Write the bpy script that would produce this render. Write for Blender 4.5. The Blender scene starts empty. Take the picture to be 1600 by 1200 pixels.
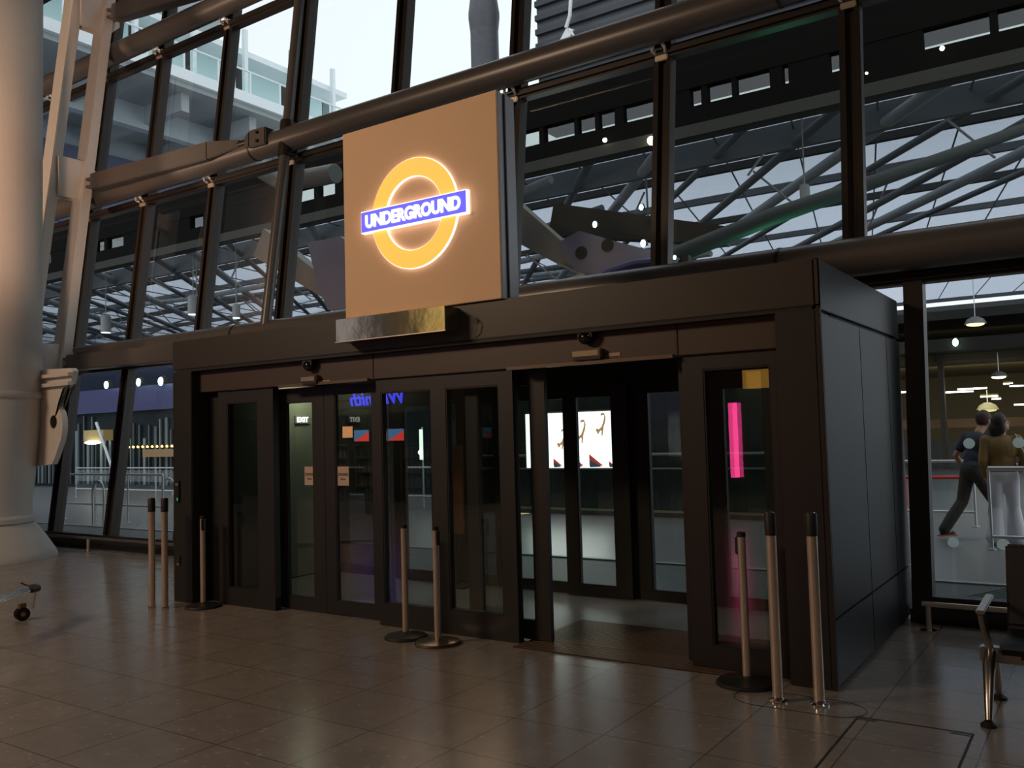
import bpy, bmesh, math, random
from mathutils import Vector, Matrix
random.seed(7)
S = bpy.context.scene
COL = S.collection
PI = math.pi

# ---------------------------------------------------------------- camera
cam_d = bpy.data.cameras.new('camera')
cam = bpy.data.objects.new('camera', cam_d); COL.objects.link(cam)
YAW, PITCH, ROLL = -.5938, .0557, -.0275
f = Vector((math.sin(YAW)*math.cos(PITCH), math.cos(YAW)*math.cos(PITCH), math.sin(PITCH)))
r = Vector((math.cos(YAW), -math.sin(YAW), 0)); u = r.cross(f)
r2 = r*math.cos(ROLL)+u*math.sin(ROLL); u2 = -r*math.sin(ROLL)+u*math.cos(ROLL)
M = Matrix((r2, u2, -f)).transposed().to_4x4(); M.translation = Vector((7.831, -5.4532, 1.5829))
cam.matrix_world = M
cam_d.sensor_fit = 'HORIZONTAL'; cam_d.sensor_width = 36; cam_d.lens = 1374.87/1600*36
cam_d.clip_end = 400; cam_d.clip_start = .05
S.camera = cam
# ---------------------------------------------------------------- world, exposure
w = bpy.data.worlds.new('sky'); S.world = w; w.use_nodes = True
bg = w.node_tree.nodes['Background']
bg.inputs[0].default_value = (.9, .95, 1, 1); bg.inputs[1].default_value = 1.25
S.view_settings.view_transform = 'Standard'; S.view_settings.look = 'None'
S.view_settings.exposure = 0; S.view_settings.gamma = 1; S.view_settings.use_curve_mapping = False
S.cycles.transparent_max_bounces = 32

def area(name, loc, target, size, power, color, sy=None, spread=None):
    d = bpy.data.lights.new(name, 'AREA'); d.energy = power; d.color = color
    d.shape = 'RECTANGLE'; d.size = size; d.size_y = sy or size
    if spread: d.spread = spread
    o = bpy.data.objects.new(name, d); COL.objects.link(o); o.location = loc
    o.rotation_euler = (Vector(target)-Vector(loc)).to_track_quat('-Z', 'Y').to_euler()
    return o
area('hall_lamp_warm', (-3, -8.5, 6.5), (2, 0, 2.2), 3.0, 380, (1, .71, .47), 1.2)
def spot(name, loc, target, power, color, ang, size=.3, blend=.6):
    d = bpy.data.lights.new(name, 'SPOT'); d.energy = power; d.color = color; d.spot_size = math.radians(ang); d.spot_blend = blend
    d.shadow_soft_size = size
    o = bpy.data.objects.new(name, d); COL.objects.link(o); o.location = loc
    o.rotation_euler = (Vector(target)-Vector(loc)).to_track_quat('-Z', 'Y').to_euler(); return o
spot('hall_spot_column', (-1.2, -9.0, 5.5), (-5.5, .7, 5.0), 1500, (1, .42, .19), 24, .5)
spot('hall_spot_masts', (-9.5, -7.5, 3.5), (-5.9, 2.3, 6.4), 2600, (1, .66, .44), 46, .5)
spot('hall_fill_mast_right', (1.5, -5.6, 3.0), (-5.75, 2.5, 6.4), 1500, (1, .64, .44), 30, .4)  # fill spot added to brighten the right-hand mast
area('hall_lamp_soft', (10.5, -8.5, 8), (4, -1, 0), 2.0, 70, (1, .82, .68), 2)

# ---------------------------------------------------------------- materials
MAT = {}
def mat(name, col, rough=.5, metal=0, emit=None, es=0, noise=0, nscale=8, bump=0, spec=.5, aniso=None):
    if name in MAT: return MAT[name]
    m = bpy.data.materials.new(name); m.use_nodes = True; nt = m.node_tree; b = nt.nodes['Principled BSDF']
    b.inputs['Base Color'].default_value = (*col, 1); b.inputs['Roughness'].default_value = rough
    b.inputs['Metallic'].default_value = metal; b.inputs['Specular IOR Level'].default_value = spec
    if emit: b.inputs['Emission Color'].default_value = (*emit, 1); b.inputs['Emission Strength'].default_value = es
    tc = nt.nodes.new('ShaderNodeTexCoord')
    n = nt.nodes.new('ShaderNodeTexNoise'); n.inputs['Scale'].default_value = nscale; n.inputs['Detail'].default_value = 4
    nt.links.new(tc.outputs['Object'], n.inputs['Vector'])
    amt = noise or .06
    mx = nt.nodes.new('ShaderNodeMix'); mx.data_type = 'RGBA'
    mx.inputs[6].default_value = (*[c*(1-amt) for c in col], 1); mx.inputs[7].default_value = (*[min(1, c*(1+amt)) for c in col], 1)
    nt.links.new(n.outputs['Fac'], mx.inputs[0]); nt.links.new(mx.outputs[2], b.inputs['Base Color'])
    if bump:
        bp = nt.nodes.new('ShaderNodeBump'); bp.inputs['Strength'].default_value = bump; bp.inputs['Distance'].default_value = .01
        nt.links.new(n.outputs['Fac'], bp.inputs['Height']); nt.links.new(bp.outputs[0], b.inputs['Normal'])
    MAT[name] = m; return m
def emis(name, col, s):
    return mat(name, tuple(min(1, c) for c in col), .5, 0, col, s)
def glass(name, tint, rough=0.0, ior=1.5, diff=0, boost=1.0):
    m = bpy.data.materials.new(name); m.use_nodes = True; nt = m.node_tree
    for n in list(nt.nodes): nt.nodes.remove(n)
    out = nt.nodes.new('ShaderNodeOutputMaterial')
    tr = nt.nodes.new('ShaderNodeBsdfTransparent'); tr.inputs[0].default_value = (*tint, 1)
    gl = nt.nodes.new('ShaderNodeBsdfGlossy'); gl.inputs['Roughness'].default_value = rough
    gl.inputs[0].default_value = (1, 1, 1, 1)
    fr = nt.nodes.new('ShaderNodeFresnel'); fr.inputs[0].default_value = ior
    ml = nt.nodes.new('ShaderNodeMath'); ml.operation = 'MULTIPLY'; ml.inputs[1].default_value = boost; ml.use_clamp = True
    # a pane is a thin slab: count both faces' reflection on the entering face only
    ge = nt.nodes.new('ShaderNodeNewGeometry'); iv = nt.nodes.new('ShaderNodeMath'); iv.operation = 'SUBTRACT'; iv.inputs[0].default_value = 1.8
    sc_ = nt.nodes.new('ShaderNodeMath'); sc_.operation = 'MULTIPLY'; sc_.inputs[1].default_value = 1.8
    nt.links.new(ge.outputs['Backfacing'], sc_.inputs[0]); nt.links.new(sc_.outputs[0], iv.inputs[1])
    m0 = nt.nodes.new('ShaderNodeMath'); m0.operation = 'MULTIPLY'; nt.links.new(fr.outputs[0], m0.inputs[0]); nt.links.new(iv.outputs[0], m0.inputs[1])
    nt.links.new(m0.outputs[0], ml.inputs[0])
    mx = nt.nodes.new('ShaderNodeMixShader'); nt.links.new(ml.outputs[0], mx.inputs[0])
    nt.links.new(tr.outputs[0], mx.inputs[1]); nt.links.new(gl.outputs[0], mx.inputs[2])
    last = mx
    if diff:
        df = nt.nodes.new('ShaderNodeBsdfTranslucent'); df.inputs[0].default_value = (.8, .85, .82, 1)
        m2 = nt.nodes.new('ShaderNodeMixShader'); m2.inputs[0].default_value = diff
        nt.links.new(mx.outputs[0], m2.inputs[1]); nt.links.new(df.outputs[0], m2.inputs[2]); last = m2
    nt.links.new(last.outputs[0], out.inputs[0]); MAT[name] = m; return m

def floor_material():
    m = bpy.data.materials.new('terrazzo_tiles'); m.use_nodes = True; nt = m.node_tree; b = nt.nodes['Principled BSDF']
    L = nt.links.new; N = nt.nodes.new
    tc = N('ShaderNodeTexCoord')
    mp = N('ShaderNodeMapping'); mp.inputs['Scale'].default_value = (1, 1.5, 1); L(tc.outputs['Object'], mp.inputs[0])
    v = N('ShaderNodeTexVoronoi'); v.inputs['Scale'].default_value = 15; v.inputs['Randomness'].default_value = 1
    wn = N('ShaderNodeTexNoise'); wn.inputs['Scale'].default_value = 14; wn.inputs['Detail'].default_value = 2
    L(mp.outputs[0], wn.inputs[0])
    ad = N('ShaderNodeMix'); ad.data_type = 'VECTOR'; ad.inputs[0].default_value = .08
    L(mp.outputs[0], ad.inputs[4]); L(wn.outputs['Color'], ad.inputs[5]); L(ad.outputs[1], v.inputs['Vector'])
    # pick out only some cells, small, as pale chips
    cr = N('ShaderNodeValToRGB'); cr.color_ramp.elements[0].position = .17; cr.color_ramp.elements[0].color = (1, 1, 1, 1)
    cr.color_ramp.elements[1].position = .24; cr.color_ramp.elements[1].color = (0, 0, 0, 1); L(v.outputs['Distance'], cr.inputs[0])
    sp = N('ShaderNodeSeparateColor'); L(v.outputs['Color'], sp.inputs[0])
    gt = N('ShaderNodeMath'); gt.operation = 'GREATER_THAN'; gt.inputs[1].default_value = .42; L(sp.outputs[0], gt.inputs[0])
    mu = N('ShaderNodeMath'); mu.operation = 'MULTIPLY'; L(cr.outputs[0], mu.inputs[0]); L(gt.outputs[0], mu.inputs[1])
    n2 = N('ShaderNodeTexNoise'); n2.inputs['Scale'].default_value = 6; n2.inputs['Detail'].default_value = 8; n2.inputs['Roughness'].default_value = .7
    L(tc.outputs['Object'], n2.inputs[0])
    c0 = N('ShaderNodeMix'); c0.data_type = 'RGBA'; c0.inputs[6].default_value = (.20, .180, .162, 1); c0.inputs[7].default_value = (.36, .325, .295, 1)
    L(n2.outputs['Fac'], c0.inputs[0])
    c1 = N('ShaderNodeMix'); c1.data_type = 'RGBA'; c1.inputs[7].default_value = (.42, .34, .27, 1)
    L(mu.outputs[0], c1.inputs[0]); L(c0.outputs[2], c1.inputs[6])
    br = N('ShaderNodeTexBrick'); br.offset = 0; br.inputs['Scale'].default_value = 1
    br.inputs['Brick Width'].default_value = .56; br.inputs['Row Height'].default_value = .56
    br.inputs['Mortar Size'].default_value = .004; br.inputs['Mortar Smooth'].default_value = 0
    br.inputs['Color1'].default_value = (1, 1, 1, 1); br.inputs['Color2'].default_value = (.93, .93, .93, 1); br.inputs['Mortar'].default_value = (.40, .38, .38, 1)
    m2 = N('ShaderNodeMapping'); m2.inputs['Location'].default_value = (-6.625, .42, 0); L(tc.outputs['Object'], m2.inputs[0]); L(m2.outputs[0], br.inputs['Vector'])
    c2 = N('ShaderNodeMix'); c2.data_type = 'RGBA'; c2.blend_type = 'MULTIPLY'; c2.inputs[0].default_value = 1
    L(c1.outputs[2], c2.inputs[6]); L(br.outputs['Color'], c2.inputs[7]); L(c2.outputs[2], b.inputs['Base Color'])
    mr = N('ShaderNodeMapRange'); mr.inputs[3].default_value = .16; mr.inputs[4].default_value = .30; L(n2.outputs['Fac'], mr.inputs[0])
    L(mr.outputs[0], b.inputs['Roughness']); b.inputs['Specular IOR Level'].default_value = .42
    MAT['floor'] = m; return m
def canopy_material():
    m = bpy.data.materials.new('patterned_canopy_film'); m.use_nodes = True; nt = m.node_tree; L = nt.links.new; N = nt.nodes.new
    for n in list(nt.nodes): nt.nodes.remove(n)
    out = N('ShaderNodeOutputMaterial'); tc = N('ShaderNodeTexCoord')
    v = N('ShaderNodeTexBrick'); v.inputs['Scale'].default_value = 3.2; v.inputs['Mortar Size'].default_value = .06
    v.inputs['Color1'].default_value = (.60, .63, .68, 1); v.inputs['Color2'].default_value = (.54, .57, .62, 1); v.inputs['Mortar'].default_value = (.76, .79, .84, 1)
    L(tc.outputs['Object'], v.inputs['Vector'])
    t = N('ShaderNodeBsdfTranslucent'); L(v.outputs['Color'], t.inputs[0])
    d = N('ShaderNodeBsdfTransparent'); d.inputs[0].default_value = (.6, .62, .66, 1)
    x = N('ShaderNodeMixShader'); x.inputs[0].default_value = .35; L(t.outputs[0], x.inputs[1]); L(d.outputs[0], x.inputs[2])
    L(x.outputs[0], out.inputs[0]); MAT['film'] = m; return m
floor_material(); canopy_material()
glass('facade_glass', (.93, .95, .95), 0, 1.45, 0, .8)
glass('door_glass', (.88, .91, .90), 0, 1.5, 0, 1.0)
glass('dark_tint_glass', (.4, .42, .42), 0, 1.5)  # dark tint put in to dim what shows through these panes
glass('balustrade_glass', (.93, .97, .97), 0, 1.4, 0, .6)
glass('frosted_glass', (.7, .75, .72), .1, 1.5, .5)
dark = mat('dark_bronze_metal', (.025, .0245, .023), .45, .2, noise=.15, nscale=3)
bronze = mat('bronze_fascia', (.045, .039, .033), .45, .2, noise=.12, nscale=2)
side = mat('dark_grey_cladding', (.022, .025, .028), .42, .15, noise=.15, nscale=2, spec=.3)
black = mat('black_gasket', (.006, .006, .006), .6)
mull = mat('brown_black_mullion', (.036, .029, .025), .38, .3)
tubem = mat('grey_painted_tube', (.13, .12, .117), .35, .2)
whitep = mat('white_painted_steel', (.74, .70, .66), .4, noise=.05)
colm = mat('cream_painted_column', (.56, .54, .51), .65, noise=.04, spec=.25)
steel = mat('brushed_steel', (.80, .68, .55), .30, .7, noise=.1)
chrome = mat('polished_steel', (.75, .72, .68), .12, 1.0)
rail = mat('handrail_steel', (.62, .64, .66), .3, .6)
rubber = mat('black_rubber', (.012, .012, .012), .55)
wallm = mat('hall_wall_paint', (.035, .03, .026), .8)
ceilm = mat('hall_ceiling_panels', (.06, .055, .05), .8)

# ---------------------------------------------------------------- mesh helpers
WL = {}
class MB:
    def __init__(s): s.bm = bmesh.new()
    def box(s, x0, x1, y0, y1, z0, z1):
        vs = [s.bm.verts.new((x, y, z)) for x in (x0, x1) for y in (y0, y1) for z in (z0, z1)]
        for q in ((0, 1, 3, 2), (4, 6, 7, 5), (0, 4, 5, 1), (2, 3, 7, 6), (0, 2, 6, 4), (1, 5, 7, 3)):
            s.bm.faces.new([vs[i] for i in q])
        return s
    def beam(s, p0, p1, wd, hd, side=(1, 0, 0), w1=None, h1=None):
        p0 = Vector(p0); p1 = Vector(p1); d = (p1-p0).normalized(); a = Vector(side); a = (a-d*a.dot(d)).normalized(); b = d.cross(a)
        R = []
        for p, W_, H_ in ((p0, wd, hd), (p1, w1 or wd, h1 or hd)):
            R.append([s.bm.verts.new(p+a*W_/2*i+b*H_/2*j) for i, j in ((-1, -1), (1, -1), (1, 1), (-1, 1))])
        for k in range(4): s.bm.faces.new((R[0][k], R[0][(k+1) % 4], R[1][(k+1) % 4], R[1][k]))
        s.bm.faces.new(R[0][::-1]); s.bm.faces.new(R[1]); return s
    def path(s, pts, rad, seg=14, closed=False):
        pts = [Vector(p) for p in pts]; n = len(pts); rings = []
        rr = rad if isinstance(rad, (list, tuple)) else [rad]*n
        up = None
        for i, p in enumerate(pts):
            if closed: d = (pts[(i+1) % n]-pts[i-1]).normalized()
            else: d = (pts[min(i+1, n-1)]-pts[max(i-1, 0)]).normalized()
            if up is None:
                up = Vector((0, 0, 1)) if abs(d.z) < .9 else Vector((0, 1, 0))
            a = (up-d*up.dot(d)).normalized(); up = a; b = d.cross(a)
            rings.append([s.bm.verts.new(p+(a*math.cos(t)+b*math.sin(t))*rr[i]) for t in [2*PI*k/seg for k in range(seg)]])
        for i in range(n if closed else n-1):
            A, B = rings[i], rings[(i+1) % n]
            for k in range(seg): s.bm.faces.new((A[k], A[(k+1) % seg], B[(k+1) % seg], B[k]))
        if not closed: s.bm.faces.new(rings[0][::-1]); s.bm.faces.new(rings[-1])
        return s
    def tube(s, p0, p1, rad, r1=None, seg=16): return s.path([p0, p1], [rad, rad if r1 is None else r1], seg)
    def lathe(s, prof, c=(0, 0, 0), seg=48, axis=None):
        c = Vector(c); rings = []
        for (rd, z) in prof:
            rings.append([s.bm.verts.new(c+Vector((rd*math.cos(2*PI*k/seg), rd*math.sin(2*PI*k/seg), z))) for k in range(seg)])
        for A, B in zip(rings, rings[1:]):
            for k in range(seg): s.bm.faces.new((A[k], A[(k+1) % seg], B[(k+1) % seg], B[k]))
        s.bm.faces.new(rings[0][::-1]); s.bm.faces.new(rings[-1]); return s
    def prism(s, poly, vec):
        vec = Vector(vec); A = [s.bm.verts.new(Vector(p)) for p in poly]; B = [s.bm.verts.new(Vector(p)+vec) for p in poly]
        n = len(poly); s.bm.faces.new(A[::-1]); s.bm.faces.new(B)
        for k in range(n): s.bm.faces.new((A[k], A[(k+1) % n], B[(k+1) % n], B[k]))
        return s
    def ringplate(s, outer, inner, vec):
        """plate with a hole: outer and inner loops of equal length"""
        vec = Vector(vec); L = [[s.bm.verts.new(Vector(p)+o) for p in lp] for lp in (outer, inner) for o in (Vector(), vec)]
        n = len(outer); O0, O1, I0, I1 = L
        for k in range(n):
            j = (k+1) % n
            for a, b in ((O0, O1), (O1, I1), (I1, I0), (I0, O0)): s.bm.faces.new((a[k], a[j], b[j], b[k]))
        return s
    def ball(s, c, rd, sc=(1, 1, 1), seg=14):
        m = Matrix.Translation(Vector(c)) @ Matrix.Diagonal((*[rd*q for q in sc], 1))
        bmesh.ops.create_uvsphere(s.bm, u_segments=seg, v_segments=max(8, seg//2+2), radius=1, matrix=m); return s
    def rotz(s, a, c=(0, 0, 0)):
        bmesh.ops.rotate(s.bm, verts=s.bm.verts, cent=Vector(c), matrix=Matrix.Rotation(a, 3, 'Z')); return s
    def build(s, name, m, parent=None, bevel=0, smooth=35):
        bm = s.bm
        bmesh.ops.recalc_face_normals(bm, faces=bm.faces)
        if bevel:
            ed = [e for e in bm.edges if len(e.link_faces) == 2 and e.calc_face_angle(0) > .6]
            bmesh.ops.bevel(bm, geom=ed, offset=bevel, segments=2, affect='EDGES', clamp_overlap=True)
        if parent is None:
            xs = [v.co for v in bm.verts]; lo = Vector([min(c[i] for c in xs) for i in range(3)]); hi = Vector([max(c[i] for c in xs) for i in range(3)])
            o0 = Vector(((lo.x+hi.x)/2, (lo.y+hi.y)/2, lo.z))
        else: o0 = WL[parent.name]
        bmesh.ops.translate(bm, verts=bm.verts, vec=-o0)
        me = bpy.data.meshes.new(name); bm.to_mesh(me); bm.free()
        if isinstance(m, str): m = MAT[m]
        me.materials.append(m)
        for p in me.polygons: p.use_smooth = True
        me.set_sharp_from_angle(angle=math.radians(smooth))
        o = bpy.data.objects.new(name, me); COL.objects.link(o)
        if parent is None: o.location = o0
        else: o.parent = parent
        WL[o.name] = o0
        return o
def tag(o, label, cat, group=None, kind=None):
    if label: o['label'] = label
    if cat: o['category'] = cat
    if group: o['group'] = group
    if kind: o['kind'] = kind
    return o
def thing(name, label, cat, loc=(0, 0, 0), group=None, kind=None):
    o = bpy.data.objects.new(name, None); COL.objects.link(o); o.location = loc; o.empty_display_size = .1
    WL[o.name] = Vector(loc); return tag(o, label, cat, group, kind)
def struct(o, label=None, cat=None): o['kind'] = 'structure'; tag(o, label, cat); return o
KIDS = {}
def copy_tree(o, parent=None):
    c = o.copy(); COL.objects.link(c); c.parent = parent
    for ch in list(o.children): copy_tree(ch, c)
    return c
def text_mesh(name, body, m, parent, loc, size, fit_w=None, fit_h=None, rot=(PI/2, 0, 0), depth=.004, bold=.0, shear=0, label=None):
    cu = bpy.data.curves.new(name, 'FONT'); cu.body = body; cu.size = size; cu.extrude = depth; cu.offset = bold; cu.shear = shear
    cu.align_x = 'CENTER'; cu.align_y = 'CENTER'
    t = bpy.data.objects.new('tmp', cu); COL.objects.link(t)
    dg = bpy.context.evaluated_depsgraph_get(); me = bpy.data.meshes.new_from_object(t.evaluated_get(dg))
    bpy.data.objects.remove(t)
    xs = [v.co for v in me.vertices]; lx, hx = min(c.x for c in xs), max(c.x for c in xs); ly, hy = min(c.y for c in xs), max(c.y for c in xs)
    sx = fit_w/(hx-lx) if fit_w else 1; sy = fit_h/(hy-ly) if fit_h else sx
    me.transform(Matrix.Diagonal((sx, sy, 1, 1)) @ Matrix.Translation((-(lx+hx)/2, -(ly+hy)/2, 0)))
    R = Matrix.Rotation(rot[2], 4, 'Z') @ Matrix.Rotation(rot[0], 4, 'X')
    me.transform(Matrix.Translation(Vector(loc)-(WL[parent.name] if parent else Vector())) @ R)
    me.materials.clear(); me.materials.append(MAT[m] if isinstance(m, str) else m); me.name = name
    o = bpy.data.objects.new(name, me); COL.objects.link(o)
    if parent: o.parent = parent; WL[o.name] = WL[parent.name]
    else: WL[o.name] = Vector()
    if label: o['label'] = label
    return o

LEAN = .124; TL = math.tan(LEAN); FY = 2.27
def fp(x, z, off=0): return Vector((x, FY+off+TL*z, z))     # a point on the leaning glass wall

# ================================================================ hall shell
struct(MB().box(-14, 13, -11, 2.45, -.2, 0).build('floor', 'floor'))
struct(MB().box(-14, 13, -11.2, -11, 0, 12.6).build('wall_back', wallm))
struct(MB().box(-14.2, -14, -11.2, 4.2, -.2, 12.6).build('wall_left', wallm))
struct(MB().box(13, 13.2, -11.2, 4.2, -.2, 12.6).build('wall_right', wallm))
struct(MB().box(-14.2, 13.2, -11.2, 4.2, 12.6, 12.8).build('ceiling', ceilm))

# ================================================================ leaning glass wall
xs = [-13.9, -11.6, -9.75, -8.05, -6.38, -4.80, -3.07, -1.34, .53, 2.37, 4.22, 6.07, 7.95, 9.8, 11.6, 12.9]
zs = [0.10, 2.80, 5.46, 7.98, 10.4, 12.5]
tn = 1
for x in xs:
    for a, b in (((0.0, 2.8) if not -.2 < x < 6.45 else (2.6, 2.8)), (2.8, 12.55)):
        if a == 2.6: continue
        mb = MB()
        for dx in (-.066, .066): mb.beam(fp(x+dx, a, -.055), fp(x+dx, b, -.055), .055, .11)
        mb.beam(fp(x, a, -.035), fp(x, b, -.035), .08, .05)
        mb.beam(fp(x, a, .03), fp(x, b, .03), .16, .05)
        o = struct(mb.build('trim_%d' % tn, mull)); tn += 1
for zi, z in enumerate(zs):
    mb = MB()
    segs = [(-13.9, -.02), (6.5, 12.9)] if z < 2.6 else [(-13.9, 12.9)]
    for a, b in segs:
        h = .12 if zi else .22
        mb.beam(fp(a, z, -.06), fp(b, z, -.06), h, .13, (0, 0, 1)); mb.beam(fp(a, z+.0, -.14), fp(b, z, -.14), h*.55, .05, (0, 0, 1))
    struct(mb.build('trim_%d' % tn, mull)); tn += 1
wn = 1
dotm = glass('white_glass_dot', (.6, .6, .58), .3, 1.5, .8)
for zi in range(len(zs)-1):
    for xi in range(len(xs)-1):
        x0, x1 = xs[xi]+.06, xs[xi+1]-.06
        z0, z1 = zs[zi]+.05, zs[zi+1]-.05
        if zi == 0 and x1 > 0 and x0 < 6.45:
            if x0 < -.1: x1 = -.02
            elif x1 > 6.6: x0 = 6.62
            else: continue
        pane = MB().beam(fp((x0+x1)/2, z0, 0), fp((x0+x1)/2, z1, 0), x1-x0, .012).build('window_%d' % wn, 'facade_glass'); struct(pane); wn += 1
        if zi == 0 and x0 > 6:      # safety dots on the pane
            mb = MB()
            for zz, offs in ((1.40, 0), (.62, -.14)):
                for k in range(6):
                    c = fp(6.90+k*.345+offs, zz, -.012)
                    if c.x > x1-.05 or c.x < x0+.05: continue
                    mb.tube(c, c+Vector((0, -.003, 0)), .042, seg=20)
            mb.build('safety_dot', dotm, pane)
# dark post beside the entrance box
struct(MB().beam(fp(6.54, 0, -.06), fp(6.54, 2.8, -.06), .15, .16).build('trim_%d' % tn, mull)); tn += 1
struct(MB().box(-13.9, -.02, 2.14, 2.40, 0, .11).box(6.45, 12.9, 2.14, 2.40, 0, .11).build('baseboard_front', mull))

# tubes running along the glass wall, with their cast brackets
for z, off, rd, lab in ((2.99, -.32, .165, 'lowest thick grey tube running along the glass wall above the entrance box'),
                        (5.66, -.32, .165, 'thick grey tube crossing the glass wall just above the square sign'),
                        (8.20, -.32, .165, 'thick grey tube crossing the glass wall at the upper left of the photo')):
    t = thing('steel_tube', lab, 'tube', fp(0, z, off), 'horizontal tubes along the glass wall')
    MB().tube(fp(-13.9, z, off), fp(12.9, z, off), rd, seg=32).build('tube_shaft', tubem, t)
    for x in (-9.2, -1.86, 5.5, 10.2):
        c = fp(x, z, off); MB().tube(c-Vector((.015, 0, 0)), c+Vector((.015, 0, 0)), rd+.006, seg=32).build('joint_ring', mull, t)
bracket = None
bn = {2.99: 'lowest', 5.66: 'middle', 8.20: 'upper'}
for z in (5.66, 8.20):
    for i, x in enumerate(xs[3:12]):
        z2 = z-.22; c = fp(x, z2, -.13)
        if bracket is None:
            bracket = thing('glazing_bracket', 'x', 'bracket', c, 'pale cast brackets joining tubes to mullions')
            l = c
            MB().box(l.x-.07, l.x+.07, l.y-.02, l.y+.02, l.z-.07, l.z+.07).build('base_plate', steel, bracket, .008)
            for s in (-1, 1):
                MB().path([l+Vector((s*.05, -.01, 0)), l+Vector((s*.07, -.07, .03)), l+Vector((s*.04, -.11, .09))], .018, 8).build('fork_arm', whitep, bracket)
            MB().tube(l+Vector((-.09, -.07, .03)), l+Vector((.09, -.07, .03)), .014, seg=10).build('pin', chrome, bracket)
            b = bracket
        else:
            b = copy_tree(bracket); b.location = c
        b['label'] = 'pale cast bracket under the %s tube, at the %s mullion from the left' % ('upper' if z > 8 else 'middle', ['first', 'second', 'third', 'fourth', 'fifth', 'sixth', 'seventh', 'eighth', 'ninth'][i])
# slim vertical tie pole left of the sign
t = thing('tie_pole', 'slim brown vertical pole in front of the glass wall left of the square sign', 'pole', fp(-1.25, 2.98, -.36))
MB().tube(fp(-1.25, 2.85, -.40), fp(-1.20, 5.45, -.36), .07, seg=20).tube(fp(-1.20, 5.85, -.36), fp(-1.13, 12.5, -.36), .07, seg=20).build('pole_shaft', tubem, t)
MB().path([fp(-1.20, 5.40, -.36), fp(-1.20, 5.9, -.36)], [.10, .10], 20).build('sleeve', mull, t)

# ---------------------------------------------------------------- masts and arms
for off, x, lab in ((-1.10, -5.86, 'white slanted box mast beside the column, the one nearer the column'),
                    (-.63, -5.72, 'white slanted box mast nearer the glass wall, right of its twin')):
    t = thing('slanted_mast', lab, 'mast', fp(x, .6, off), 'white slanted masts')
    MB().beam(fp(x, 2.75, off), fp(x, 12.3, off), .30, .16).build('mast_shaft', whitep, t, .01)
nodes = [(2.86, 'lowest'), (5.86, 'middle'), (8.75, 'upper')]
for z, nm in nodes:
    t = thing('node_plate', '%s white plate joining the two slanted masts' % nm, 'plate', fp(-5.8, z-.3, -.9), 'plates between the slanted masts')
    P = []
    for dy, dz in ((-.22, .30), (.26, .30), (.46, .12), (.46, -.14), (.26, -.34), (-.22, -.34)): P.append(fp(-5.84, z, -.86)+Vector((0, dy, dz)))
    MB().prism(P, (.05, 0, 0)).build('plate', whitep, t, .005)
    MB().prism([p+Vector((.14, 0, 0)) for p in P], (.05, 0, 0)).build('plate', whitep, t, .005)
    c = fp(-5.90, z, -.52); MB().tube(c, c+Vector((.34, 0, 0)), .05, seg=16).build('pin', mull, t)
def arm(p0, p1, lab, h=.26):
    p0 = Vector(p0); p1 = Vector(p1); d = (p1-p0).normalized(); t = thing('connecting_strut', lab, 'arm', p0, 'flat arms from the masts to the tubes')
    a = p0+d*.12; e = p1-d*.50
    MB().beam(a, a.lerp(e, .82), .20, h, (0, 1, 0), .20, h).beam(a.lerp(e, .82), e, .20, h, (0, 1, 0), .10, h*.42).build('arm_body', tubem, t, .012)
    for s in (-1, 1):
        o = Vector((0, 0, s*.06)); MB().beam(p0-d*.12+o, a+o+d*.06, .16, .04, (0, 1, 0)).build('end_lug', tubem, t)
    MB().tube(e-d*.05, e+d*.16, .055, seg=16).build('threaded_rod', mull, t)
    q = e+d*.12
    MB().beam(q, q+d*.14, .12, .12, (0, 1, 0), .20, .24).beam(q+d*.14, q+d*.46, .20, .24, (0, 1, 0)).build('clevis', tubem, t, .015)
    for s in (-.06, .06):
        b = q+d*.32+Vector((0, 0, s)); MB().tube(b+Vector((0, -.13, 0)), b+Vector((0, -.10, 0)), .022, seg=10).build('bolt', black, t)
arm(fp(-5.55, 5.78, -.60), fp(-1.52, 5.72, -.44), 'dark flat arm with bolted fork end meeting the tube left of the sign')
arm(fp(-5.55, 8.72, -.60), fp(-1.3, 8.28, -.44), 'dark flat arm leaving the masts at the top left edge of the photo')
arm(fp(-5.60, 2.86, -.60), fp(-.35, 2.80, -.42), 'lowest dark flat arm, ending behind the entrance box roof', .24)

# ---------------------------------------------------------------- column
CX, CY = -5.39, .75
t = thing('round_column', 'huge cream round column with flared base at the left edge', 'column', (CX, CY, 0))
MB().lathe([(.69, 2.36), (.69, 6), (.69, 12.6)], (CX, CY, 0), 96).build('upper_shaft', colm, t)
MB().lathe([(.70, 2.26), (.715, 2.29), (.715, 2.33), (.70, 2.36)], (CX, CY, 0), 96).build('collar_ring', colm, t)
MB().lathe([(.57, .62), (.565, .8), (.60, 1.1), (.64, 1.5), (.675, 1.9), (.685, 2.26)], (CX, CY, 0), 96).build('lower_shaft', colm, t)
MB().lathe([(.59, .50), (.62, .52), (.62, .58), (.59, .62)], (CX, CY, 0), 96).build('base_ring', colm, t)
MB().lathe([(.90, 0), (.90, .03), (.87, .10), (.72, .34), (.60, .50)], (CX, CY, 0), 96).build('flared_foot', colm, t)
n = 28
def plate_loop(pts, k):
    L = [Vector(p) for p in pts]; per = [0]
    for i in range(len(L)): per.append(per[-1]+(L[(i+1) % len(L)]-L[i]).length)
    out = []
    for j in range(k):
        d = per[-1]*j/k
        for i in range(len(L)):
            if per[i] <= d <= per[i+1]+1e-9: out.append(L[i].lerp(L[(i+1) % len(L)], (d-per[i])/(per[i+1]-per[i]))); break
    return out
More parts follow.
